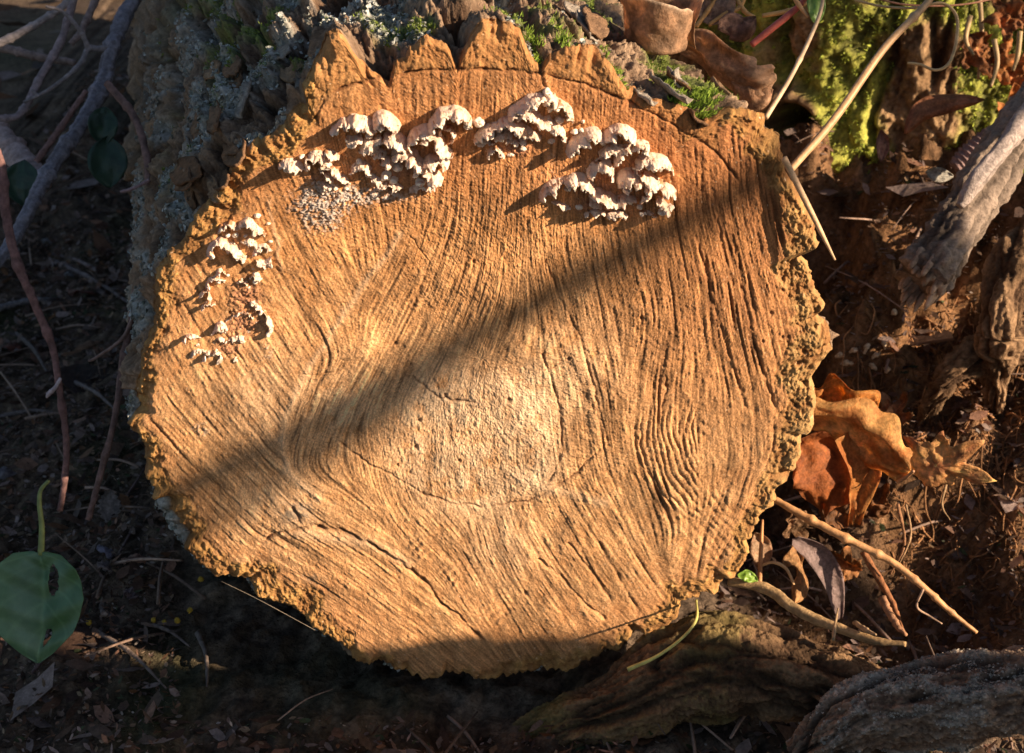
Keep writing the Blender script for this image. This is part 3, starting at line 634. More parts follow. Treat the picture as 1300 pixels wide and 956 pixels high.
def leaf_obj(name, label, cat, V, Fq, C, mat=None, stalk=None, group=None, thick=.0004):
    """thing > blade, stalk"""
    o3 = V.mean(0)
    if stalk is None:
        o = mesh_obj(name, V - o3, Fq, mat or M_LEAF, None, C); o.location = o3; tag(o, label, cat, group); b = o
    else:
        o = thing(name, label, cat, tuple(o3), group); b = mesh_obj('blade', V - o3, Fq, mat or M_LEAF, o, C)
        P, r_, sc = stalk; Vs, Fs, Cs = tube(np.asarray(P), r_, 7, col=sc); mesh_obj('stalk', Vs - o3, Fs, M_STRAW, o, Cs)
    md = b.modifiers.new('thickness', 'SOLIDIFY'); md.thickness = thick * .5
    return o
def lobed(center, ex, ey, size, lobes_, col, seed, cup=.2, wob=.004, col2=None, sharp=.45, ringn=14, nang=90):
    """maple-like blade with pointed lobes"""
    ex = np.asarray(ex, float); ex /= np.linalg.norm(ex); ey = np.asarray(ey, float); ey -= ex * (ey @ ex); ey /= np.linalg.norm(ey); ez = np.cross(ex, ey)
    a = np.linspace(-np.pi, np.pi, nang, endpoint=False)
    Rr = np.full(nang, .46)
    for la, ll, lw in lobes_:
        d = np.abs((a - la + np.pi) % (2 * np.pi) - np.pi); Rr = np.maximum(Rr, ll * np.clip(1 - d / lw, 0, 1) ** sharp * 1.0 * np.where(d < lw, 1, 0) + .0)
    Rr = Rr * (1 + .08 * noise(a * 9, seed, 0, seed)); t = np.linspace(.02, 1, ringn)
    A, Tt = np.meshgrid(a, t); r = Rr[None] * Tt
    z = cup * r ** 2 * size + wob * fbm(r * np.cos(A) * 3 + seed, r * np.sin(A) * 3, 0, 3, seed) + .10 * size * np.sin(A * 2 + seed) * r ** 2
    X = np.asarray(center) + ex * (r * np.cos(A) * size)[..., None] + ey * (r * np.sin(A) * size)[..., None] + ez * z[..., None]
    c1 = np.asarray(col); c2 = np.asarray(col2) if col2 is not None else c1 * .5
    c = mix(c1, c2, np.clip(.45 + .9 * fbm(r * np.cos(A) * 3, r * np.sin(A) * 3, 0, 3, seed + 5), 0, 1))
    for la, ll, lw in lobes_:
        d = np.abs((A - la + np.pi) % (2 * np.pi) - np.pi); c = c * (1 + .35 * np.exp(-(d * r / .025) ** 2)[..., None])
    return X.reshape(-1, 3), grid_faces(ringn, nang, True), c.reshape(-1, 3)
MAPLE = [(0, 1.0, .55), (.95, .85, .5), (-.95, .85, .5), (1.9, .55, .45), (-1.9, .55, .45), (.42, .62, .3), (-.42, .62, .3)]

# ================================================================== RIGHT: MOSSY STUMP, BRANCH, ROOTS
def displaced_trunk(cx, cy, z0, z1, rfun, na, nz, seed, hole=None, amp=.012):
    a = np.linspace(-np.pi, np.pi, na, endpoint=False); z = np.linspace(z0, z1, nz); A, Z = np.meshgrid(a, z)
    Rr = rfun(A, Z); X0, Y0 = np.cos(A) * Rr, np.sin(A) * Rr
    w_ = .5 * fbm(X0 * 12, Y0 * 12, Z * 8, 2, seed)
    fur_ = np.clip(ridg(fbm(X0 * 20 + w_, Y0 * 20, Z * 5 + w_, 3, seed + 1)) - .5, 0, 1); md_ = fbm(X0 * 60, Y0 * 60, Z * 34, 4, seed + 2, .65)
    fn_ = fbm(X0 * 260, Y0 * 260, Z * 160, 3, seed + 3, .7)
    lumps = fbm(X0 * 14, Y0 * 14, Z * 14, 2, seed + 9)
    D_ = amp * (.9 * md_ - 2.2 * fur_ + .9 * lumps) + .0022 * fn_
    hm = 0
    if hole is not None:
        ha, hz, hr = hole; dd = np.hypot((A - ha) * Rr, (Z - hz) * 1.0); hm = sstep(hr, hr * .8, dd)
        D_ = D_ * sstep(hr * .8, hr * 1.8, dd) - .07 * hm + .012 * np.exp(-((dd - hr * 1.22) / (hr * .25)) ** 2)
    P = np.stack([cx + np.cos(A) * (Rr + D_), cy + np.sin(A) * (Rr + D_), Z], -1)
    return A, Z, P, md_, fn_, fur_, hm
ST = thing('mossy_stump', 'broad old stump covered in moss with a round knot hole, behind the log', 'stump', (.47, .74, 0))
SX, SY = .47, .74
def rf(A, Z):
    fl = np.exp(-(Z + .06) / .085); return .285 + .19 * fl * (.6 + .5 * np.cos(A * 5 + .8)) + .012 * np.cos(A * 3 + 1) + .03 * np.cos(A * 2)
hp = at_y(1003, 163, .52); ha_ = math.atan2(hp[1] - SY, hp[0] - SX); 
# aim the knot hole where the sight line meets the trunk
best = None
for t_ in np.linspace(.9, 1.6, 400):
    p = CP + ray(1003, 163) * t_; a_ = math.atan2(p[1] - SY, p[0] - SX)
    if math.hypot(p[0] - SX, p[1] - SY) < float(rf(np.array(a_), np.array(p[2]))) + .004: best = (a_, p[2]); break
A, Z, Ps, md_, fn_, fur_, hm = displaced_trunk(SX, SY, -.10, .52, rf, 900, 420, 401, (best[0], best[1], .024) if best else None)
msk = np.clip((fbm(Ps[..., 0] * 16, Ps[..., 1] * 16, Ps[..., 2] * 16, 4, 411) + .30 * (Z - .12) / .12 + .10) * 2.6, 0, 1) * sstep(-.03, .05, Z)
sc_ = mix(np.array([.13, .07, .035]), np.array([.40, .25, .13]), np.clip(.45 + .8 * md_ + .5 * fn_, 0, 1))
sc_ = mix(sc_, np.array([.05, .028, .015]), np.clip(fur_ * 1.5, 0, .8))
sc_ = mix(sc_, mix(np.array([.10, .12, .03]), np.array([.44, .48, .07]), np.clip(.5 + md_ + .6 * fn_, 0, 1)), msk * .75)
sc_ = mix(sc_, np.array([.035, .02, .012]), hm * .9)
mesh_obj('trunk', Ps.reshape(-1, 3) - [SX, SY, 0], grid_faces(420, 900, True), M_BARK, ST, sc_.reshape(-1, 3))
top = Ps[-1]; tc_ = top.mean(0); tp = [top]
for q in (.8, .55, .3): tp.append(tc_ + (top - tc_) * q + np.stack([0 * top[:, 0], 0 * top[:, 0], .012 * noise(top[:, 0] * 60 * q, top[:, 1] * 60 * q, q, 3)], -1))
tp = np.array(tp); tv = np.concatenate([tp.reshape(-1, 3), tc_[None]]) - [SX, SY, 0]; Fq = grid_faces(4, 900, True); k9 = np.arange(900)
mesh_obj('sawn_top', tv, np.concatenate([Fq[:, [0, 1, 2]], Fq[:, [0, 2, 3]], np.stack([k9 + 2700, (k9 + 1) % 900 + 2700, np.full(900, 3600)], -1)]), M_WOOD, ST, np.tile([.33, .2, .1], (len(tv), 1)))
rg = np.random.default_rng(15)
front = lambda A_: np.abs(((A_ + np.pi / 2 + .3) + np.pi) % (2 * np.pi) - np.pi) < 1.5
jj = rg.integers(60, 400, 60000); ii = rg.integers(0, 900, 60000); kk = (rg.random(60000) < msk[jj, ii] ** 2 * .8) & front(A[jj, ii]); jj, ii = jj[kk][:7500], ii[kk][:7500]
nr_ = np.stack([np.cos(A[jj, ii]), np.sin(A[jj, ii]), 0 * jj], -1)
V, Fc, C = tufts(Ps[jj, ii] - [SX, SY, 0], nr_, .0045, .0010, (.10, .13, .03), (.52, .58, .09), 6, 21)
mesh_obj('moss', V, Fc, M_MOSS, ST, C, smooth=False, kind='stuff')

# stringy root mass and crumbs on the bank beneath the stump
rg = np.random.default_rng(31); parts = []
for k in range(430):
    px_, py_ = (rg.uniform(1130, 1310), rg.uniform(400, 810)) if k % 3 else (rg.uniform(1060, 1310), rg.uniform(380, 560))
    p = on_ground(px_, py_, .004); n = 5; Pp = [p]
    dr = np.array([rg.normal(0, .5), rg.normal(-.3, .4), rg.normal(-.4, .4)])
    for q in range(4): 
        dr = dr + rg.normal(0, .45, 3); nx = Pp[-1] + dr / np.linalg.norm(dr) * rg.uniform(.004, .011); nx[2] = float(np.clip(gz(nx[0], nx[1]) + rg.uniform(-.002, .006), Pp[-1][2] - .008, Pp[-1][2] + .008)); Pp.append(nx)
    cc = np.array([.22, .11, .05]) * rg.uniform(.5, 1.9); r_ = rg.uniform(.0004, .0011)
    parts.append(tube(np.array(Pp), [r_, r_ * .8, r_ * .4], 4, 12, col=cc, cvar=.2))
V, Fc, C = join(parts); mesh_obj('root_fibres', V, Fc, M_STICK, None, C, kind='stuff')
def along_bark(P, radii, seg, n, seed):
    """thick stem with bark ridges running along it"""
    Q = catmull(P, n); V, Fc, C = tube(P, radii, seg, n); V0 = V[:-2].reshape(n, seg, 3); T, N, B = frames(Q)
    an = np.linspace(0, 2 * np.pi, seg, endpoint=False)[None]; L_ = np.r_[0, np.cumsum(np.linalg.norm(np.diff(Q, axis=0), axis=1))][:, None]
    r0 = float(np.mean(radii)); c, s_ = np.cos(an) * r0, np.sin(an) * r0
    wv = .4 * fbm(c * 30, s_ * 30, L_ * 18, 2, seed)
    f = np.clip(ridg(fbm(c * 70 + wv, s_ * 70, L_ * 13 + wv, 3, seed + 1)) - .3, 0, 1); m = fbm(c * 150, s_ * 150, L_ * 60, 4, seed + 2, .65); g = fbm(c * 600, s_ * 600, L_ * 400, 3, seed + 3, .7); big = fbm(c * 22, s_ * 22, L_ * 14, 2, seed + 4)
    d = -.008 * f + .0035 * m + .0009 * g + .006 * big; nrm = V0 - Q[:, None]; nrm /= np.linalg.norm(nrm, axis=-1)[..., None] + 1e-9
    V[:-2] = (V0 + nrm * d[..., None]).reshape(-1, 3); return V, Fc, nrm.reshape(-1, 3), f, m, g, big
for k, (pts, r0, lab) in enumerate([
  ([(1335,430,1.16),(1260,445,1.11),(1205,480,1.09),(1160,560,1.15)], .013, 'thick dark root running down under the moss at the right edge'),
  ([(1350,250,1.10),(1292,340,1.08),(1270,430,1.07),(1262,540,1.14)], .015, 'pale root at the right edge, below the broken branch')]):
    P_ = dpath(pts); V, Fc, nn_, f, m, g, big = along_bark(P_, [r0, r0 * 1.1, r0 * .8, r0 * .4], 90, 160, 571 + k * 9)
    C = mix(np.array([.10, .055, .03]), np.array([.36, .22, .12]) * (1.2 if k else .8), np.clip(.5 + .7 * m + .5 * g, 0, 1)); C = mix(C, np.array([.04, .02, .012]), np.clip(f * 1.3, 0, .8)); C = np.concatenate([C.reshape(-1, 3), C.reshape(-1, 3)[:2]])
    o = mesh_obj('root', V - P_[0], Fc, M_BARK, None, C); o.location = P_[0]; tag(o, lab, 'root')

# broken weathered branch
BR = thing('broken_branch', 'thick weathered grey branch with a jagged broken end, leaning in from the upper right', 'branch', tuple(at_d(1250, 250, .97)))
o3 = np.array(BR.location)
bp = dpath([(1345,90,1.04),(1290,170,1.01),(1235,255,.98),(1190,325,.95),(1170,356,.94)])
V, Fc, C = tube(bp, [.015, .017, .017, .018, .018], 60, 220, col=(.20, .15, .115), rough=.16, fs=110, furrow=.26, cvar=.8, seed=3); mesh_obj('wood', V - o3, Fc, M_BARK, BR, C)
rg = np.random.default_rng(77)
for k in range(30):      # splinters of the broken end
    a = rg.uniform(0, 6.28); T_ = bp[-1] - bp[-2]; T_ /= np.linalg.norm(T_); s1 = np.cross(T_, [0, 1, 0]); s1 /= np.linalg.norm(s1); s2 = np.cross(T_, s1)
    off = (s1 * math.cos(a) + s2 * math.sin(a)) * .0155 * rg.uniform(.5, 1.05); l_ = rg.uniform(.002, .013) * (1.5 if math.cos(a) > .2 else .8)
    V, Fc, C = tube(np.array([bp[-1] + off - T_ * .012, bp[-1] + off * 1.02 + T_ * l_ * .5, bp[-1] + off * 1.05 + T_ * l_]), [.0034, .0024, .0005], 5, 8, col=np.array([.33, .23, .16]) * rg.uniform(.6, 1.3), rough=.25, fs=200, cvar=.3)
    mesh_obj('splinter', V - o3, Fc, M_STICK, BR, C)
V, Fc, C = tube(dpath([(1330,105,.995),(1290,165,.97),(1240,230,.95),(1218,262,.948)]), [.006, .007, .006, .003], 12, 60, col=(.40, .32, .28), rough=.2, fs=120, furrow=.3); mesh_obj('side_stick', V - o3, Fc, M_BARK, BR, C)
stems('ringed_stub', 'small ringed purplish stub between the moss and the broken branch', 'twig', dpath([(1212,213,1.10),(1228,200,1.10),(1246,184,1.10),(1262,166,1.10)]), [.006, .0085, .0085, .006], M_STICK, seg=14, n=60, col=(.26, .17, .16), nodes=[(i / 9, .22) for i in range(1, 9)], cvar=.3)
# pale wood chips on the bank
chips = [(1075,462,22,0),(1100,443,16,1.1),(1112,452,14,.6),(1083,446,12,.3),(1122,438,13,1.9),(1108,466,14,2.4),(1066,452,14,.2),(1126,470,9,1.2),(1135,398,9,.4)]
for k, (cx_, cy_, l_, a) in enumerate(chips):
    c_ = on_ground(cx_, cy_, .005); d = (RT * math.cos(a) + UP * math.sin(a)) * l_ * .5 / F
    V, Fc, C = tube(np.array([c_ - d, c_ + [0, 0, .001], c_ + d]), [.0008, .0026, .0014], 5, 9, col=(.62, .47, .31), rough=.5, fs=400)
    o = mesh_obj('wood_chip', V - c_, Fc, M_STICK, None, C); o.location = c_; tag(o, 'pale splinter of wood in the small heap right of the log', 'wood chip', 'pale wood chips on the bank')

# ------------------------------------------------------------------ leaves, right side
OR1 = (.74, .34, .08); OR2 = (.46, .16, .04)
V, Fq, C = blade(dpath([(1022,520,.93),(1050,506,.93),(1078,510,.92),(1098,530,.92)]), .020, UP + .3 * FW, curl=1.3, nu=34, nv=15, wfun=lambda u: .75 + .25 * np.sin(u * 17), col=OR1, col2=OR2, wob=.006, seed=4)
leaf_obj('dry_leaf', 'crumpled orange dry leaf standing just right of the log, highest of the orange leaves', 'leaf', V, Fq, C)
V, Fq, C = blade(dpath([(1022,534,.905),(1060,535,.90),(1095,560,.895),(1130,585,.89),(1152,602,.885)]), .021, -UP + .5 * FW, curl=1.1, nu=40, nv=17, wfun=lambda u: .55 + .6 * np.sin(np.pi * u) ** 2 + .12 * np.sin(u * 23), col=(.78, .44, .15), col2=OR2, wob=.005, seed=7)
V = V + 0
leaf_obj('dry_leaf', 'folded tan and orange leaf draped like a tent beside the right rim', 'leaf', V, Fq, C)
V, Fq, C = blade(dpath([(1085,545,.90),(1092,580,.905),(1092,620,.91),(1082,665,.92)]), .019, RT + .2 * FW, curl=.8, nu=30, nv=13, wfun=lambda u: 1 - .75 * u, col=(.52, .24, .07), col2=OR2, wob=.004, seed=9)
leaf_obj('dry_leaf', 'hanging tapering brown leaf below the folded tan leaf', 'leaf', V, Fq, C)
c_ = at_d(1188, 590, .85)
V, Fq, C = lobed(c_, at_d(1246, 613, .84) - c_, (UP * .75 - FW * .5), .033, [(0, 1.0, .42), (.85, .95, .42), (-.75, .55, .4), (1.7, .7, .5), (-1.7, .55, .5), (.4, .55, .25), (2.7, .8, .5)], (.86, .50, .19), 3, cup=-.25, wob=.004, col2=(.42, .17, .07))
leaf_obj('dry_leaf', 'pointed star shaped orange leaf catching the sun, farthest right of the orange leaves', 'leaf', V, Fq, C, stalk=(dpath([(1160,598,.852),(1150,606,.86),(1140,612,.87)]), [.0009, .0012], (.4, .2, .1)))
V, Fq, C = blade(dpath([(1012,560,.95),(1035,580,.95),(1050,610,.95),(1045,650,.96)]), .026, RT - .4 * UP, curl=.5, nu=30, nv=13, col=(.50, .17, .05), col2=(.30, .09, .03), wob=.006, seed=12)
leaf_obj('dry_leaf', 'reddish orange leaf in half shade tucked behind the right rim', 'leaf', V, Fq, C)
for k, (x_, y_, s_, rot, col_, lab) in enumerate([
  (1062,650,.022,.4,(.34,.15,.06),'dim brown leaf deep in the hollow, above the thin twig'),
  (1110,640,.020,1.9,(.30,.13,.05),'dark brown leaf deep in the hollow below the star shaped leaf'),
  (1076,718,.019,2.6,(.48,.22,.08),'square brown leaf in the shade below the thin twig'),
  (1130,530,.018,.9,(.36,.16,.07),'small brown leaf stuck upright against the root bank'),
  (1010,660,.016,5.,(.36,.2,.1),'small dull leaf behind the lower right rim')]):
    c_ = at_d(x_, y_, .97); V, Fq, C = lobed(c_, RT * math.cos(rot) + UP * math.sin(rot), -RT * math.sin(rot) + UP * math.cos(rot) * .8 + FW * .5, s_ * 1.15, MAPLE[:5], col_, 20 + k, wob=.005); leaf_obj('dry_leaf', lab, 'leaf', V, Fq, C)
V, Fq, C = blade(dpath([(1008,684,.90),(1034,700,.91),(1056,735,.92),(1066,785,.93)]), .0085, RT + .5 * UP, curl=.7, col=(.36, .26, .24), col2=(.28, .19, .17), wob=.001, nu=30, wfun=lambda u: np.sin(np.pi * np.clip(u * .9 + .08, .01, .99)) ** .6)
leaf_obj('willow_leaf', 'narrow grey brown willow leaf hanging in the hollow under the thin twig', 'leaf', V, Fq, C)
V, Fq, C = blade(dpath([(1000,702,.93),(1014,715,.93),(1018,742,.93),(1006,772,.92)]), .0095, RT + .2 * FW, curl=-.9, col=(.58, .33, .14), col2=(.40, .20, .08), wob=.003, nu=26, wfun=lambda u: .8 + .3 * np.sin(u * 11) - .5 * u)
leaf_obj('dry_leaf', 'torn brown leaf with a pale lower tip, between the log and the willow leaf', 'leaf', V, Fq, C, stalk=(dpath([(966,718,.93),(982,714,.925),(998,722,.925),(1008,742,.925)]), [.0009, .0011, .0009], (.62, .40, .2)))
V, Fq, C = blade(dpath([(958,676,.94),(964,690,.94),(966,706,.94),(962,722,.94)]), .008, RT, curl=.5, col=(.62, .42, .26), col2=(.45, .25, .14))
leaf_obj('dry_leaf', 'small pale leaf scrap behind the lower right rim of the log', 'leaf', V, Fq, C)
V, Fq, C = blade(dpath([(936,730,.91),(948,731,.91),(962,737,.91)]), .004, UP, curl=.4, col=(.25, .40, .05), col2=(.18, .30, .04))
leaf_obj('green_leaflet', 'tiny bright green leaflet under the lower right rim', 'leaf', V, Fq, C, M_GREEN)
stems('upright_stalk', 'short orange stalk standing under the lower right rim', 'stem', dpath([(964,745,.93),(966,700,.93),(968,660,.94)]), [.0016, .0014, .0008], M_STRAW, col=(.5, .24, .1))
# twigs and stems, right
TW = stems('thin_twig', 'thin orange brown twig crossing the dark hollow right of the log', 'twig', dpath([(984,634,.92),(1020,655,.91),(1075,684,.90),(1130,712,.895),(1172,745,.89),(1205,775,.89),(1240,803,.89)]), [.0022, .0026, .0024, .0022, .0018, .0012], M_STRAW, col=(.50, .26, .11), nodes=[(.2, .35), (.33, .5), (.45, .5), (.62, .4), (.74, .4), (.85, .4)], rough=.12, fs=300, n=110, seg=10)
stems('thin_twig', 'pale forked hair root hanging below the thin orange twig', 'twig', dpath([(1172,748,.87),(1164,770,.875),(1180,782,.88),(1196,792,.88)]), [.0008, .0007, .0005], M_STICK, col=(.34, .22, .15))
stems('curved_grass', 'smooth curved yellow green stem lying under the bottom right of the log', 'stem', dpath([(884,762,.89),(884,786,.87),(868,808,.86),(836,832,.855),(797,850,.85)]), [.0007, .0009, .0009, .0010, .0014], M_STRAW, col=(.50, .46, .14), n=50)
stems('long_root', 'long tan root running from under the rim towards the lichen covered log', 'root', dpath([(925,737,.92),(975,748,.91),(1008,772,.895),(1050,792,.88),(1106,812,.86),(1150,818,.85)]), [.0028, .0034, .0033, .0030, .0028, .0015], M_STICK, col=(.36, .23, .11), rough=.16, fs=150, furrow=.15, n=90, seg=14)
for k, (pts, r_, c_) in enumerate([([(1058,812,.83),(1060,795,.84),(1064,772,.85)], .0014, (.5,.33,.18)), ([(1140,640,.9),(1148,690,.91),(1130,730,.92)], .0014, (.4,.2,.1)), ([(1200,560,.95),(1204,600,.94),(1196,640,.93),(1206,660,.93)], .0012, (.4,.25,.13)),
   ([(1096,700,.93),(1130,760,.92),(1146,800,.9)], .003, (.38,.16,.07)), ([(1120,760,.9),(1136,790,.88),(1150,806,.87)], .0035, (.5,.26,.14)), ([(1085,790,.88),(1100,800,.86),(1112,806,.85)], .002, (.55,.36,.2)), ([(1150,640,.93),(1156,680,.92),(1140,720,.92)], .001, (.45,.28,.15))]):
    stems('hollow_twig', ['short pale peg standing on the long tan root', 'hanging brown strand in the middle of the hollow', 'curled root hair below the star shaped leaf', 'red brown stick slanting through the bottom of the hollow', 'orange broken stick end by the lichen covered log', 'pale stub lying behind the long tan root', 'faint strand hanging left of the root bank'][k], 'twig', dpath(pts), [r_ * .8, r_ * .7, r_ * .35], M_STICK, col=tuple(np.array(c_) * .7), rough=.35, fs=400, n=26)

# upper right stems
def stem_obj(*a, **k): return stems(*a, **k)
stem_obj('straw_stem', 'thick tan straw crossing the mossy stump, longest of the two straws', 'stem', dpath([(1190,-20,.86),(1176,5,.86),(1122,62,.85),(1060,150,.84),(1003,216,.83)]), [.0020, .0021, .0023, .0024, .0023], M_STRAW, col=(.50, .30, .15), n=90, furrow=.12, nodes=[(.34, .45)], seg=12, cvar=.35)
stem_obj('straw_stem', 'slender pale straw rising steeply from the log rim beside the folded leaf', 'stem', dpath([(1046,-20,.85),(1040,20,.85),(1008,90,.84),(972,150,.83)]), [.0010, .0012, .0014, .0015], M_STRAW, col=(.56, .39, .24), n=60, nodes=[(.6, .4)], seg=10)
stem_obj('wood_sliver', 'long pale sliver of wood peeling off the right rim of the log', 'sliver', at_y(np.array([995, 1020, 1040, 1060]), np.array([200, 250, 290, 330]), np.array([-.003, -.007, -.009, -.012])), [.0018, .0017, .0014, .0006], M_STRAW, col=(.60, .38, .21), n=40)
stem_obj('tendril', 'thin curly tendril hooked over the bright moss at the top right', 'tendril', dpath([(1085,0,.87),(1120,8,.87),(1160,10,.87),(1195,4,.87),(1214,20,.87),(1214,52,.87),(1205,80,.87),(1188,89,.87),(1168,82,.87),(1152,80,.87)]), [.0007, .0008, .0009, .0011, .0010, .0009, .0008], M_STRAW, col=(.48, .33, .16), n=110)
stem_obj('tendril', 'dark thin stalk curving over the top edge above the moss', 'tendril', dpath([(1100,-6,.88),(1150,6,.88),(1220,6,.88),(1290,-8,.88)]), [.0006, .0007, .0006], M_STRAW, col=(.30, .14, .08), n=40)
stem_obj('red_stem', 'short shiny red stem slanting out of the dead leaves', 'stem', dpath([(954,57,.86),(975,40,.86),(1000,20,.86),(1016,6,.86),(1030,-14,.86)]), [.0020, .0022, .0022, .0018, .001], M_STRAW, col=(.46, .10, .07), n=40)
stem_obj('thorn_stalk', 'orange tan stalk tip bent across the end of the red stem', 'stem', dpath([(1006,-6,.855),(1014,6,.855),(1026,22,.855)]), [.001, .0016, .0008], M_STRAW, col=(.62, .34, .15))
for k, pts in enumerate([[(884,34,.9),(898,14,.9),(912,-8,.9)], [(900,32,.9),(920,18,.9),(938,10,.9),(948,-8,.9)], [(968,20,.89),(1000,14,.89),(1024,4,.89)], [(930,-10,.9),(945,14,.9),(958,22,.9)]]):
    stem_obj('dry_stalk', ['upright tan stalk right behind the curled leaf', 'knobbly yellow brown stalk behind the folded leaf', 'thin orange stalk reaching to the red stem', 'short brown stalk above the folded leaf'][k], 'stem', dpath(pts), [.0014, .0016, .0012], M_STRAW, col=(.56, .30, .10), nodes=[(.5, .5)], n=40)
for k, pts in enumerate([[(1243,-10,1.15),(1246,40,1.15),(1242,100,1.15)], [(1262,50,1.1),(1266,80,1.1),(1258,110,1.1)], [(1232,20,1.12),(1226,50,1.12),(1236,70,1.12)], [(1295,40,1.1),(1292,70,1.1),(1286,90,1.1)]]):
    stem_obj('dry_stalk', ['tall yellowish stalk at the right end of the bright moss', 'short tan stalk right of the tall yellowish one', 'pale stub of stalk left of the tall yellowish one', 'tan stalk nearest the upper right corner'][k], 'stem', dpath(pts), [.0022, .002, .0012], M_STRAW, col=(.38, .25, .11), n=30)
V, Fq, C = blade(dpath([(1036,-20,.855),(1036,5,.855),(1036,32,.855)]), .006, RT, curl=.4, col=(.20, .36, .07), col2=(.3, .45, .1)); leaf_obj('green_leaflet', 'small green leaf tip at the top edge beside the slender straw', 'leaf', V, Fq, C, M_GREEN)
V, Fq, C = blade(dpath([(1150,170,1.06),(1172,140,1.06),(1205,130,1.06),(1250,126,1.06)]), .010, -UP, curl=1.0, col=(.5, .22, .10), col2=(.3, .12, .06), wob=.003, nu=30); leaf_obj('dry_leaf', 'arched rust coloured leaf with a pale edge on the mossy stump', 'leaf', V, Fq, C)
V, Fq, C = blade(dpath([(1175,218,1.05),(1190,222,1.05),(1210,224,1.05)]), .006, UP, curl=.4, col=(.55, .52, .45), col2=(.4, .36, .3)); leaf_obj('dry_leaf', 'small pale oval leaf below the ringed stub', 'leaf', V, Fq, C)
V, Fq, C = blade(dpath([(1118,165,1.1),(1120,185,1.1),(1118,205,1.1)]), .006, RT, curl=.8, col=(.45, .25, .2), col2=(.3, .15, .1)); leaf_obj('dry_leaf', 'small purplish leaf hanging on the mossy stump below the thick straw', 'leaf', V, Fq, C)
rg = np.random.default_rng(8)
for k, (x_, y_, c_) in enumerate([(1262,80,(.62,.26,.08)), (1290,150,(.5,.2,.06)), (1285,20,(.45,.18,.07)), (1240,60,(.4,.16,.06)), (1300,95,(.6,.24,.08))]):
    cc_ = at_d(x_, y_, 1.13); V, Fq, C = lobed(cc_, RT * math.cos(k * 1.7) + UP * math.sin(k * 1.7), -RT * math.sin(k * 1.7) + UP * math.cos(k * 1.7), .026, MAPLE, c_, 50 + k, wob=.008)
    leaf_obj('dry_leaf', ['glowing orange leaf behind the stalks in the upper right', 'orange leaf tucked above the broken branch at the right edge', 'brown leaf in the upper right corner', 'dark rust leaf behind the tall yellowish stalk', 'orange leaf cut by the right edge below the corner'][k], 'leaf', V, Fq, C)

# curled leaf on top of the log: a rolled tube seen from above
def rolled(center, axis, ex, r0, r1, h, a0, a1, col, seed, nu=60, nv=16):
    axis = axis / np.linalg.norm(axis); ex = ex - axis * (ex @ axis); ex /= np.linalg.norm(ex); ey = np.cross(axis, ex)
    u = np.linspace(a0, a1, nu)[:, None]; v = np.linspace(0, 1, nv)[None]
    r = (r0 + (r1 - r0) * (u - a0) / (a1 - a0)) * (.86 + .18 * v ** 2 + .05 * np.sin(u * 2 + seed)) + .0016 * fbm(u * 2, v * 3, seed, 3, seed)
    hh = h * (v + .16 * np.sin(u * 1.3 + seed) * v + .05 * noise(u * 4, 0, 0, seed) * v)
    X = center + ex * (np.cos(u) * r)[..., None] + ey * (np.sin(u) * r)[..., None] + axis * hh[..., None]
    c = mix(np.array(col), np.array(col) * .5, np.clip(.4 + .9 * fbm(u * 3, v * 3, 0, 3, seed + 1), 0, 1)); c = mix(c, np.array([.80, .62, .45]), np.exp(-((1 - v) / .06) ** 2) * .7 * np.ones_like(u))
    return X.reshape(-1, 3), grid_faces(nu, nv), c.reshape(-1, 3)
V, Fq, C = rolled(at_d(834, 58, .83), UP * .8 - FW * .45, RT, .0235, .020, .028, -.3, 5.9, (.52, .31, .18), 3)
leaf_obj('curled_leaf', 'dry brown leaf rolled into an open cup on top of the log', 'leaf', V, Fq, C)
V, Fq, C = blade(dpath([(858,52,.855),(882,60,.85),(905,78,.842),(935,96,.835),(962,102,.83),(984,92,.832)]), .0125, -UP + .35 * RT + .25 * FW, curl=.65, nu=46, nv=17, wfun=lambda u: .55 + .65 * np.sin(np.pi * u) - .1 * u, col=(.54, .33, .20), col2=(.36, .20, .11), wob=.004, seed=31)
C = C * np.clip(1 - .8 * np.exp(-(((V - at_d(934, 76, .84)) ** 2).sum(1) / .006 ** 2))[:, None] * (noise(V[:, 0] * 900, V[:, 2] * 900, 0, 4) > .0)[:, None], .15, 1)
leaf_obj('folded_leaf', 'pinkish brown leaf with dark pinholes, folded over the upper right rim', 'leaf', V, Fq, C)
V, Fq, C = blade(dpath([(928,104,.838),(946,116,.834),(962,124,.832),(980,112,.832)]), .0105, -UP + .2 * RT, curl=.9, nu=24, nv=11, col=(.56, .34, .20), col2=(.40, .22, .12), wob=.002, seed=33)
leaf_obj('folded_leaf', 'drooping lobe of brown leaf below the pinholed folded leaf', 'leaf', V, Fq, C)
V, Fq, C = blade(dpath([(912,36,.87),(928,30,.87),(945,34,.87),(960,22,.87)]), .010, -UP, curl=.9, nu=24, nv=11, col=(.32, .18, .13), col2=(.2, .11, .08), wob=.003, seed=35); leaf_obj('dry_leaf', 'dark curled leaf between the rolled cup and the red stem', 'leaf', V, Fq, C)
V, Fq, C = blade(dpath([(884,4,.9),(902,12,.9),(916,2,.9),(925,-14,.9)]), .012, UP, curl=.6, nu=24, nv=11, col=(.40, .27, .2), col2=(.3, .18, .12), wob=.003, seed=36); leaf_obj('dry_leaf', 'grey brown leaf at the top edge behind the rolled cup', 'leaf', V, Fq, C)

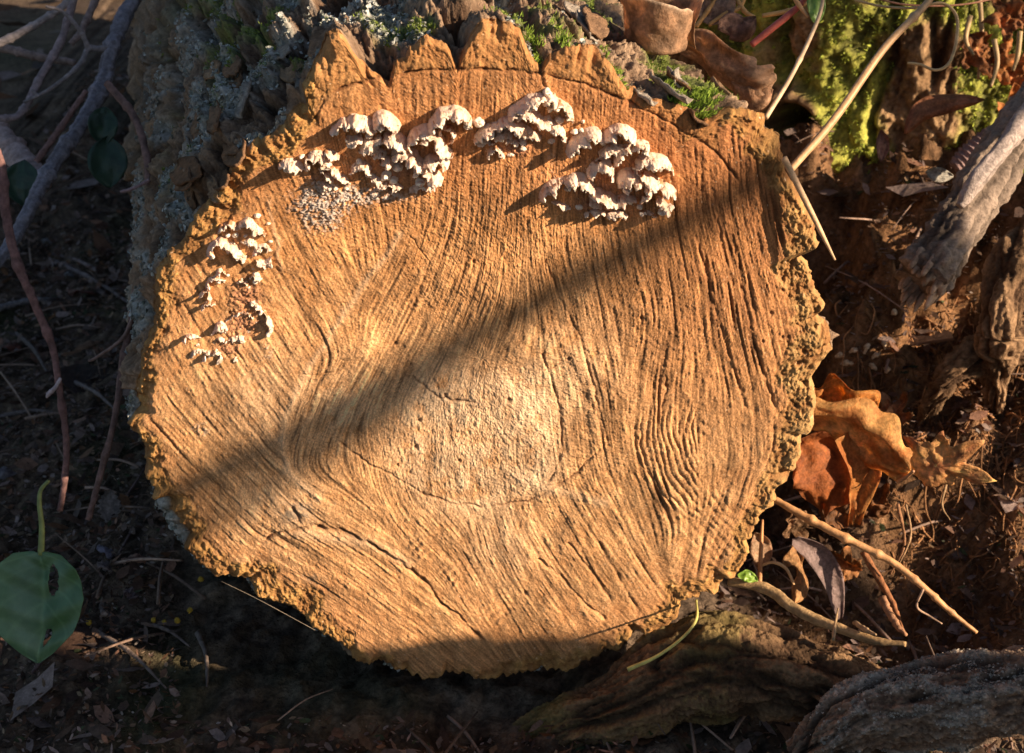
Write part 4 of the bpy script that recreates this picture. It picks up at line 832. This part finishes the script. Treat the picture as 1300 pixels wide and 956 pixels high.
# mossy root and the lichen covered log in the lower right corner
pm = dpath([(560,1010,.96),(700,935,.93),(790,895,.91),(850,862,.905),(930,850,.90),(1010,862,.89),(1080,890,.88),(1180,940,.87)])
V, Fc, nn_, f, m, g, big = along_bark(pm, [.006, .018, .026, .031, .031, .029, .026], 200, 520, 531)
C = mix(np.array([.09, .05, .028]), np.array([.26, .155, .08]), np.clip(.5 + .7 * m + .5 * g, 0, 1)); C = mix(C, np.array([.20, .165, .05]), np.clip(big * 1.4 + g * .4, 0, .5)); C = mix(C, np.array([.035, .02, .012]), np.clip(f * 1.3, 0, .8))
C = np.concatenate([C.reshape(-1, 3), C.reshape(-1, 3)[:2]])
MR = mesh_obj('mossy_root', V, Fc, M_BARK, None, C); tag(MR, 'thick mossy root lying under the lower right of the log end', 'root')
LL = thing('lichen_log', 'rough bark log crusted with pale lichen in the lower right corner', 'log', tuple(at_d(1200, 900, .78)))
o3 = np.array(LL.location); pl = dpath([(1010,965,.85),(1075,920,.84),(1160,897,.83),(1240,886,.82),(1345,874,.81)])
Vt, Ft, nn_, f, m, g, big = along_bark(pl, [.012, .021, .025, .027, .029], 240, 420, 551)
Tn = np.concatenate([nn_, nn_[:2]]); lc = np.clip((big * .8 + m * .7 + .15) * 2, 0, 1)
Ct = mix(np.array([.13, .08, .055]), np.array([.36, .25, .17]), np.clip(.5 + .7 * m + .5 * g, 0, 1)); Ct = mix(Ct, mix(np.array([.34, .29, .24]), np.array([.66, .60, .52]), np.clip(.5 + g, 0, 1)), lc * .7); Ct = mix(Ct, np.array([.04, .025, .018]), np.clip(f * 1.5, 0, .85))
Ct = np.concatenate([Ct.reshape(-1, 3), Ct.reshape(-1, 3)[:2]]); lc = np.r_[lc.ravel(), 0, 0] + 1e-6
mesh_obj('bark', Vt - o3, Ft, M_BARK, LL, Ct)
k_ = rg.choice(len(Vt), 8000, p=lc / lc.sum()); V, Fc, C = lobes(Vt[k_] - o3, Tn[k_], .0007, (.30, .26, .21), (.52, .46, .39), 19); mesh_obj('lichen', V, Fc, M_BARK, LL, C, smooth=False, kind='stuff')

# ================================================================== LEFT SIDE
GB = thing('lichen_branch', 'long grey lichen covered branch sloping down across the upper left', 'branch', tuple(at_d(100, 200, 1.0)))
o3 = np.array(GB.location)
mb = [(188,-30,1.20),(163,10,1.18),(144,55,1.16),(132,100,1.15),(108,150,1.13),(75,198,1.11),(50,240,1.09),(20,300,1.07),(-15,345,1.05)]
V, Fc, C = tube(dpath(mb), [.0062, .0063, .0058, .0058, .0056, .0053, .0051, .0048], 20, 260, col=(.25, .235, .265), rough=.2, fs=260, cvar=.5, nodes=[(.26, .3), (.42, .3), (.58, .25), (.7, .3)], furrow=.1, seed=6); mesh_obj('main_stem', V - o3, Fc, M_BARK, GB, C)
for k, (pts, r_) in enumerate([([(142,60,.985),(126,62,.98),(112,62,.975),(104,78,.97),(88,95,.965),(60,115,.96),(30,130,.955)], .0024), ([(112,63,.975),(106,46,.97),(95,30,.965),(78,14,.96),(58,8,.955)], .0020), ([(50,122,.957),(42,116,.957),(40,114,.957)], .0012), ([(132,102,.985),(122,108,.985),(117,110,.985)], .0016)]):
    V, Fc, C = tube(dpath([(q0, q1, q2 + .17) for q0, q1, q2 in pts]), [r_ * 1.1, r_, r_ * .8, r_ * .55], 10, 60, col=(.24, .21, .21), rough=.15, fs=300, nodes=[(.3, .35), (.6, .3)]); mesh_obj('side_twig', V - o3, Fc, M_STICK, GB, C)
LEFT = [
 ('dark_stem', 'dark stem curving down from the lichen branch along the left side of the log', 'stem', [(136,106,.99),(150,122,.985),(168,145,.98),(182,180,.97),(190,235,.96),(186,290,.95),(176,340,.94),(168,400,.94),(156,460,.935),(146,530,.93),(128,600,.93),(112,660,.93)], [.0028, .0026, .0025, .0022, .002], (.20,.12,.10)),
 ('dark_stem', 'speckled dark red stem hanging down the far left with a bud near its middle', 'stem', [(-6,190,.86),(2,215,.86),(8,275,.86),(22,335,.86),(44,385,.865),(66,440,.87),(75,490,.87),(84,560,.875),(82,610,.88),(76,648,.885)], [.0030, .0030, .0026, .0022, .0020, .0018], (.20,.11,.10)),
 ('bud_twig', 'short pale budded spur on the speckled dark red stem', 'twig', [(77,480,.868),(70,492,.866),(62,500,.865),(59,505,.865)], [.0011, .0012, .0016, .0006], (.42,.34,.34)),
 ('thin_stick', 'blurred grey stick across the top left corner', 'twig', [(-10,60,1.15),(40,34,1.15),(80,8,1.15),(110,-20,1.15)], [.0035, .003, .003], (.30,.26,.26)),
 ('thin_stick', 'blurred forked stick dropping left of the lichen branch', 'twig', [(96,-10,1.15),(78,50,1.15),(50,100,1.14),(25,145,1.13),(-10,150,1.12)], [.0032, .003, .003], (.26,.21,.22)),
 ('thin_stick', 'faint slanting stick near the top left, right of the forked one', 'twig', [(126,-10,1.18),(104,38,1.18),(90,56,1.18)], [.003, .0028, .0025], (.26,.2,.19)),
 ('thin_stick', 'faint level stick behind the small side twigs in the upper left', 'twig', [(-10,56,1.25),(40,70,1.25),(96,80,1.25)], [.004, .0038, .003], (.24,.18,.16)),
 ('thin_stick', 'dark reddish stick slanting up in the shadows below the lichen branch', 'twig', [(46,205,1.1),(75,165,1.1),(110,115,1.1)], [.0025, .0025, .002], (.2,.12,.11)),
 ('thin_stick', 'short spur pointing left from the dark stem beside the log', 'twig', [(190,228,.955),(172,238,.955),(153,244,.955)], [.0012, .0012, .001], (.3,.2,.2)),
 ('thin_stick', 'thin twig reaching from the dark stem down to the left at mid height', 'twig', [(172,395,.935),(155,430,.935),(120,455,.94),(112,458,.94)], [.0012, .0011, .0008], (.26,.17,.14)),
 ('pale_stick', 'thick pale stick lying in the shade at the left edge', 'stick', [(-20,150,1.2),(15,190,1.18),(40,220,1.16),(54,236,1.15)], [.0105, .0105, .010, .008], (.42,.32,.30)),
]
for nm, lab, cat, pts, r_, c_ in LEFT:
    stems(nm, lab, cat, dpath(pts), r_, M_STICK, col=c_, rough=.14, fs=300, n=max(30, len(pts) * 12), seg=10, cvar=.4, nodes=[(.15, .25), (.34, .3), (.52, .3), (.71, .3), (.88, .3)])
# sticks lying on the leaf mould
for k, (x0, y0, x1, y1, r_, c_, lab) in enumerate([
 (70,330,170,385,.0035,(.26,.2,.19),'grey stick lying left of the dark stem, upper of the crossed pair'), (130,345,65,318,.003,(.3,.22,.2),'short stick crossing under the upper grey stick'),
 (-10,390,68,375,.0045,(.40,.36,.36),'pale grey stick end lying at the left edge'), (0,525,70,518,.0025,(.26,.2,.18),'level stick on the soil at the left edge below the bud'),
 (90,480,150,520,.0025,(.28,.22,.2),'dark stick slanting left of the rim'), (118,795,210,868,.002,(.3,.22,.18),'brown stick slanting on the dark soil at the bottom left'),
 (150,640,185,585,.0012,(.3,.2,.18),'thin sprig near the jagged left rim'), (40,850,95,780,.0014,(.22,.14,.13),'dark stalk crossing the foot of the broad green leaf'),
 (150,700,178,640,.0013,(.26,.18,.16),'wispy twig below the jagged left rim'), (250,800,262,866,.002,(.26,.2,.17),'short upright twig in the dark soil below the log'), (175,785,240,815,.0018,(.32,.24,.2),'tan twig right of the broad green leaf'),
 (20,420,60,470,.003,(.22,.17,.15),'dull stick behind the speckled dark red stem'), (60,560,120,540,.002,(.24,.19,.16),'grey twig left of the dark stem near the bottom')]):
    a = on_ground(x0, y0, .006); b = on_ground(x1, y1, .008); m_ = (a + b) / 2 + [0, 0, .006]
    stems('fallen_twig', lab, 'twig', np.array([a - [0, 0, .003], m_ + [.003, 0, -.006], b - [0, 0, .004]]), [r_ * .9, r_ * .75, r_ * .35], M_STICK, col=tuple(np.array(c_) * .6), rough=.2, fs=300, n=30, cvar=.4)
# fallen leaves on the soil, left
rgl = random.Random(3)
for k, (x_, y_, l_, w_, rot, c_, lab) in enumerate([
 (105,372,62,30,.1,(.26,.11,.08),'large dull red leaf lying on the soil left of the log'), (112,440,60,20,-.6,(.42,.24,.14),'curved tan leaf lying below the dull red leaf'), (18,442,36,34,.5,(.30,.12,.08),'rounded dark red leaf at the left edge'),
 (66,430,30,20,.3,(.34,.30,.30),'small grey leaf beside the rounded dark red leaf'), (52,385,44,12,.2,(.40,.32,.28),'narrow pale leaf above the speckled stem'), (170,713,34,17,.1,(.46,.26,.18),'small oval orange leaf right of the broad green leaf'),
 (134,702,32,14,.7,(.40,.36,.44),'small lilac grey leaf beside the oval orange leaf'), (133,722,30,12,.6,(.30,.22,.2),'narrow brown leaf under the lilac grey one'), (88,632,26,18,.9,(.40,.26,.2),'small pinkish leaf below the end of the speckled stem'),
 (62,645,18,9,.1,(.36,.3,.27),'small pale leaf scrap right of the green leaf stalk'), (3,715,20,30,1.4,(.32,.15,.1),'rust leaf at the left edge beside the green leaf'), (5,600,30,40,1.2,(.38,.34,.36),'pale grey leaf cut by the left edge above the green leaf'),
 (134,780,14,12,.4,(.36,.3,.28),'tiny grey leaf right of the green leaf tip'), (165,756,22,12,.5,(.28,.2,.2),'small dark leaf below the oval orange leaf'), (88,350,22,10,.2,(.36,.34,.34),'little grey leaf above the dull red leaf'), (60,308,22,12,.1,(.34,.32,.33),'faint grey leaf in the shade left of the rim'),
 (40,360,30,14,-.2,(.34,.2,.12),'tan leaf by the upper part of the speckled stem'), (190,500,20,12,.9,(.2,.1,.06),'dark leaf under the left rim')]):
    c3 = on_ground(x_, y_, .010); d1 = (RT * math.cos(rot) + np.array([0, 1, .1]) * math.sin(-rot) * 1.0); hl = l_ * .5 / F * .95
    V, Fq, C = blade(np.array([c3 - d1 * hl, c3 + [0, 0, .004], c3 + d1 * hl]), w_ * .5 / F * 1.5, np.cross(d1, [0, 0, 1.]) + [0, 0, .5], curl=rgl.uniform(.3, 1.1), col=c_, nu=22, nv=9, wob=.003, seed=k); leaf_obj('fallen_leaf', lab, 'leaf', V, Fq, C)
c_ = on_ground(140, 642, .014); V, Fq, C = blade(np.array([c_ + UP * .013, c_, c_ - UP * .016]), .010, RT, curl=.5, nu=44, nv=9, wfun=lambda u: np.sin(np.pi * np.clip(u, .02, .98)) ** .7 * (.72 + .3 * np.abs(np.sin(u * 22))), col=(.38, .31, .28)); leaf_obj('fallen_leaf', 'pale lobed oak-like leaf standing between the dark stem and the log', 'leaf', V, Fq, C)
# broad green leaf, two halves with a torn hole beside the midrib
gl = at_d(58, 762, .83)
spx = [(52,702,.83),(56,740,.83),(55,790,.83),(48,842,.835)]
u_ = np.linspace(0, 1, 80); v_ = np.linspace(-1, 1, 61); Qs = catmull(dpath(spx), 80)
wl_ = np.interp(u_, [0, .08, .25, .5, .75, .92, 1], [.004, .016, .026, .031, .024, .010, .001]); wr_ = np.interp(u_, [0, .08, .25, .5, .75, .92, 1], [.003, .012, .021, .026, .020, .008, .001])
X = np.zeros((80, 61, 3)); 
for j, v0 in enumerate(v_):
    ww = (wl_ if v0 < 0 else wr_) * v0; X[:, j] = Qs + RT * ww[:, None] + UP * (.3 * np.abs(ww) * (1 - u_ * 1.2))[:, None] - FW * (.25 * np.abs(ww) * (1.3 if v0 > 0 else .8) + .0012 * np.sin(u_ * 22 + abs(v0) * 3))[:, None]
cg = mix(np.array([.07, .16, .06]), np.array([.15, .27, .15]), np.clip(.4 + .5 * fbm(u_[:, None] * 3, v_[None] * 2, 0, 3, 601), 0, 1))
vn = np.exp(-(v_[None] / .05) ** 2) + .55 * np.exp(-((((u_[:, None] * 5 - np.abs(v_[None]) * 1.6)) % 1 - .5) / .07) ** 2); cg = cg + vn[..., None] * np.array([.06, .09, .05])
cg = mix(cg, np.array([.11, .18, .15]), .3 * np.exp(-((v_[None] + .35) / .3) ** 2) * np.ones((80, 1)))
Fq = grid_faces(80, 61); fu = (Fq[:, 0] // 61) / 79; fv = v_[Fq[:, 0] % 61] + .03
hole = ((fu - .30) / .15) ** 2 + ((fv - (.44 - .45 * fu)) / .15) ** 2 < 1 + .3 * noise(fu * 30, fv * 12, 0, 6); hole |= ((fu - .78) / .07) ** 2 + ((fv - .22) / .12) ** 2 < 1
leaf_obj('broad_green_leaf', 'broad dark green leaf with a torn hole and long stalk in the lower left', 'leaf', X.reshape(-1, 3), Fq[~hole], cg.reshape(-1, 3), M_GREEN, stalk=(dpath([(52,704,.83),(53,670,.828),(50,640,.826),(52,622,.826),(62,610,.826)]), [.0020, .0016, .0013, .0011], (.20, .24, .08)))
for k, (x_, y_, s_, lab) in enumerate([(138,206,.020,'rounded blurred green leaf in the shade left of the bark'), (132,160,.015,'smaller blurred green leaf above the rounded one'), (30,232,.018,'dim green leaf beside the pale stick')]):
    cc_ = at_d(x_, y_, 1.12); V, Fq, C = blade(np.array([cc_ + UP * s_, cc_ - FW * .003, cc_ - UP * s_]), s_ * .8, RT + .3 * FW, curl=.5, col=(.04, .085, .05), col2=(.03, .06, .04), seed=k); leaf_obj('round_green_leaf', lab, 'leaf', V, Fq, C, M_GREEN, group='green leaves in the shade')
for k, (x_, y_, s_) in enumerate([(255,737,7), (241,776,6), (208,792,5), (225,790,6), (113,793,4), (195,790,4)]):
    c3 = on_ground(x_, y_, .008); V, Fc, C = tube(np.array([c3 - RT * s_ * .5 / F, c3 + UP * .0012, c3 + RT * s_ * .5 / F]), [.0008, .0024, .001], 6, 8, col=(.75, .52, .08), rough=.4, fs=400); o = mesh_obj('yellow_fragment', V - c3, Fc, M_LEAF, None, C); o.location = c3; tag(o, ['largest yellow scrap, tucked just under the lower left rim', 'yellow scrap alone on the dark soil, right of the row of three', 'yellow scrap in the middle of the row of three', 'yellow scrap at the right end of the row of three', 'faint yellow scrap right of the broad green leaf', 'tiny yellow scrap at the left end of the row of three'][k], 'leaf scrap', 'yellow scraps on the soil')
stems('spider_thread', 'thin pale thread stretched below the lower left rim', 'thread', at_y(np.array([281, 330, 400]), np.array([738, 762, 800]), np.array([-.004, -.008, -.006])), [.00013, .00013], M_STRAW, col=(.3, .24, .18), n=10, seg=5)

# leaf mould everywhere: scraps, crumbs, short twigs (uncountable)
rg = np.random.default_rng(91)
def litter(n, xr, yr, size, cols, seed):
    rg = np.random.default_rng(seed); X = rg.uniform(*xr, n); Y = rg.uniform(*yr, n)
    k = ~((np.abs(X + .23 * Y) < .2) & (Y > -.02)); k &= np.hypot(X - SX, Y - SY) > .3; X, Y = X[k], Y[k]; n = len(X); Z = ground_h(X, Y) + rg.uniform(0, .010, n)
    P = np.stack([X, Y, Z], -1); N = np.stack([rg.normal(0, .45, n), rg.normal(0, .45, n), np.ones(n)], -1); N /= np.linalg.norm(N, axis=1)[:, None]
    a = rg.uniform(0, 6.28, n); s = np.stack([np.cos(a), np.sin(a), 0 * a], -1); s = s - N * (s * N).sum(1)[:, None]; t = np.cross(N, s)
    l = size * rg.uniform(.3, 1.5, (n, 1)); w_ = l * rg.uniform(.15, .6, (n, 1)); b = l * rg.uniform(-.3, .6, (n, 1))
    V = np.stack([P - s * l, P - s * l * .3 + t * w_ + N * b * .4, P - s * l * .3 - t * w_ * .8 + N * b * .5, P + s * l * .4 + t * w_ * .8 + N * b * .2, P + s * l * .4 - t * w_ + N * b * .6, P + s * l + N * b], 1).reshape(-1, 3)
    f = np.array([[0, 2, 1], [1, 2, 4], [1, 4, 3], [3, 4, 5]]); Fc = (np.arange(n)[:, None, None] * 6 + f[None]).reshape(-1, 3)
    ci = rg.integers(0, len(cols), n); c = np.repeat(np.array(cols)[ci] * rg.uniform(.5, 1.4, (n, 1)), 6, 0); return V, Fc, c
BR_ = [(.16,.09,.06), (.22,.14,.10), (.12,.075,.05), (.26,.19,.16), (.10, .06, .045), (.20, .10, .05), (.34, .25, .22), (.28, .15, .10)]
J1 = litter(14000, (-.65, .75), (-.35, 1.5), .008, BR_, 1); J2 = litter(34000, (-.6, .7), (-.3, .9), .0035, BR_ + [(.07, .09, .04), (.3, .2, .12)], 2); J4 = litter(42000, (-.6, .7), (-.25, .9), .0019, BR_ + [(.4, .28, .18), (.45, .38, .33)], 4); J3 = litter(9000, (-4, 4), (-2.5, 6), .03, BR_, 3)
V, Fc, C = join([J1, J2, J3, J4]); mesh_obj('leaf_litter', V, Fc, M_LEAF, None, C, smooth=False, kind='stuff')
parts = []
for k in range(500):
    x_, y_ = rg.uniform(-.6, .7), rg.uniform(-.25, 1.2)
    if abs(x_ + .23 * y_) < .2 and y_ > 0: continue
    a = rg.uniform(0, 6.28); l = rg.uniform(.01, .05); z_ = gz(x_, y_) + rg.uniform(.002, .012); d = np.array([math.cos(a), math.sin(a), rg.normal(0, .2)]) * l
    r_ = rg.uniform(.0005, .0016); parts.append(tube(np.array([[x_, y_, z_] - d, [x_, y_, z_ + .004], np.array([x_, y_, z_]) + d]), [r_, r_, r_ * .6], 4, 7, col=np.array([.24, .16, .12]) * rg.uniform(.5, 1.6)))
V, Fc, C = join(parts); mesh_obj('twig_litter', V, Fc, M_STICK, None, C, kind='stuff')

# ================================================================== beyond the right edge: unseen casters added to throw the shadows
BT = thing('shade_trunk', 'unseen tree trunk outside the frame on the right, bulge added to shade soil and log foot', 'tree', (.80, -.66, -.08))
A, Z, P2, md_, fn_, fur_, hm = displaced_trunk(.80, -.66, -.08, 5.5, lambda A, Z: .207 + np.where(Z > .40, np.minimum(.092 * np.exp(-(Z - .437) / .09), .14), .138 * np.exp(-((Z - .40) / .015) ** 2)), 240, 900, 731, None, .005)  # radius bulged low down to shade the left soil and bottom of the cut
c = mix(np.array([.16, .09, .05]), np.array([.34, .22, .13]), np.clip(.5 + md_, 0, 1)); mesh_obj('trunk', P2.reshape(-1, 3) - [.80, -.66, -.08], grid_faces(900, 240, True), M_BARK, BT, c.reshape(-1, 3))
b0 = at_y(590, 432, 0.) + SUN * 2.7
dl = np.array([.86, 0, .50])
SB = thing('shadow_sapling', 'unseen sapling outside the frame on the right, branches and leaves added to cast shadow band and dapples', 'tree', tuple(b0 + dl * .75 - np.array([0, 0, .9])))
o3 = np.array(SB.location); tz = b0 + dl * .75
V, Fc, C = tube(np.array([[tz[0], tz[1], -.1], [tz[0] + .02, tz[1], .5], tz, [tz[0] - .03, tz[1] + .1, 2.2], [tz[0] + .1, tz[1], 3.4]]), [.035, .03, .026, .02, .008], 14, 80, col=(.28, .2, .14), rough=.1, fs=30, furrow=.1); mesh_obj('trunk', V - o3, Fc, M_BARK, SB, C)
V, Fc, C = tube(np.array([tz, b0 + dl * .35 + [0, 0, .008], b0, b0 - dl * .30 + [0, 0, -.006], b0 - dl * .45]), [.0130, .0128, .0122, .0115, .008], 12, 60, col=(.28, .2, .14), rough=.15, fs=40, furrow=.1); mesh_obj('branch', V - o3, Fc, M_BARK, SB, C)
V, Fc, C = tube(np.array([b0 + dl * .02, b0 - dl * .06 + [0, 0, -.022], b0 - dl * .18 + [0, 0, -.034], b0 - dl * .34 + [0, 0, -.060]]), [.009, .0085, .008, .003], 10, 40, col=(.28, .2, .14), rough=.15, fs=40); mesh_obj('twig', V - o3, Fc, M_BARK, SB, C)  # twig added to widen the left half of the shadow band
lb = at_d(1130, 170, 1.2) + SUN * 1.15  # leafy branch added so that its leaves dapple the stump with shade
V, Fc, C = tube(np.array([tz + [0, 0, .25], (tz + lb) / 2 + [0, 0, .22], lb + [.1, .1, .1], lb + [-.12, -.1, .0]]), [.010, .008, .005, .002], 8, 40, col=(.28, .2, .14)); mesh_obj('branch', V - o3, Fc, M_BARK, SB, C)
rg = np.random.default_rng(404)
for k in range(38):
    p = lb + rg.normal(0, 1, 3) * [.13, .13, .12]; ex_ = rg.normal(0, 1, 3); ey_ = rg.normal(0, 1, 3)
    V, Fq, C = lobed(p, ex_, ey_, rg.uniform(.018, .034), MAPLE[:5], (.40, .2, .08), 900 + k, nang=30, ringn=5); mesh_obj('leaf', V - o3, Fq, M_LEAF, SB, C)
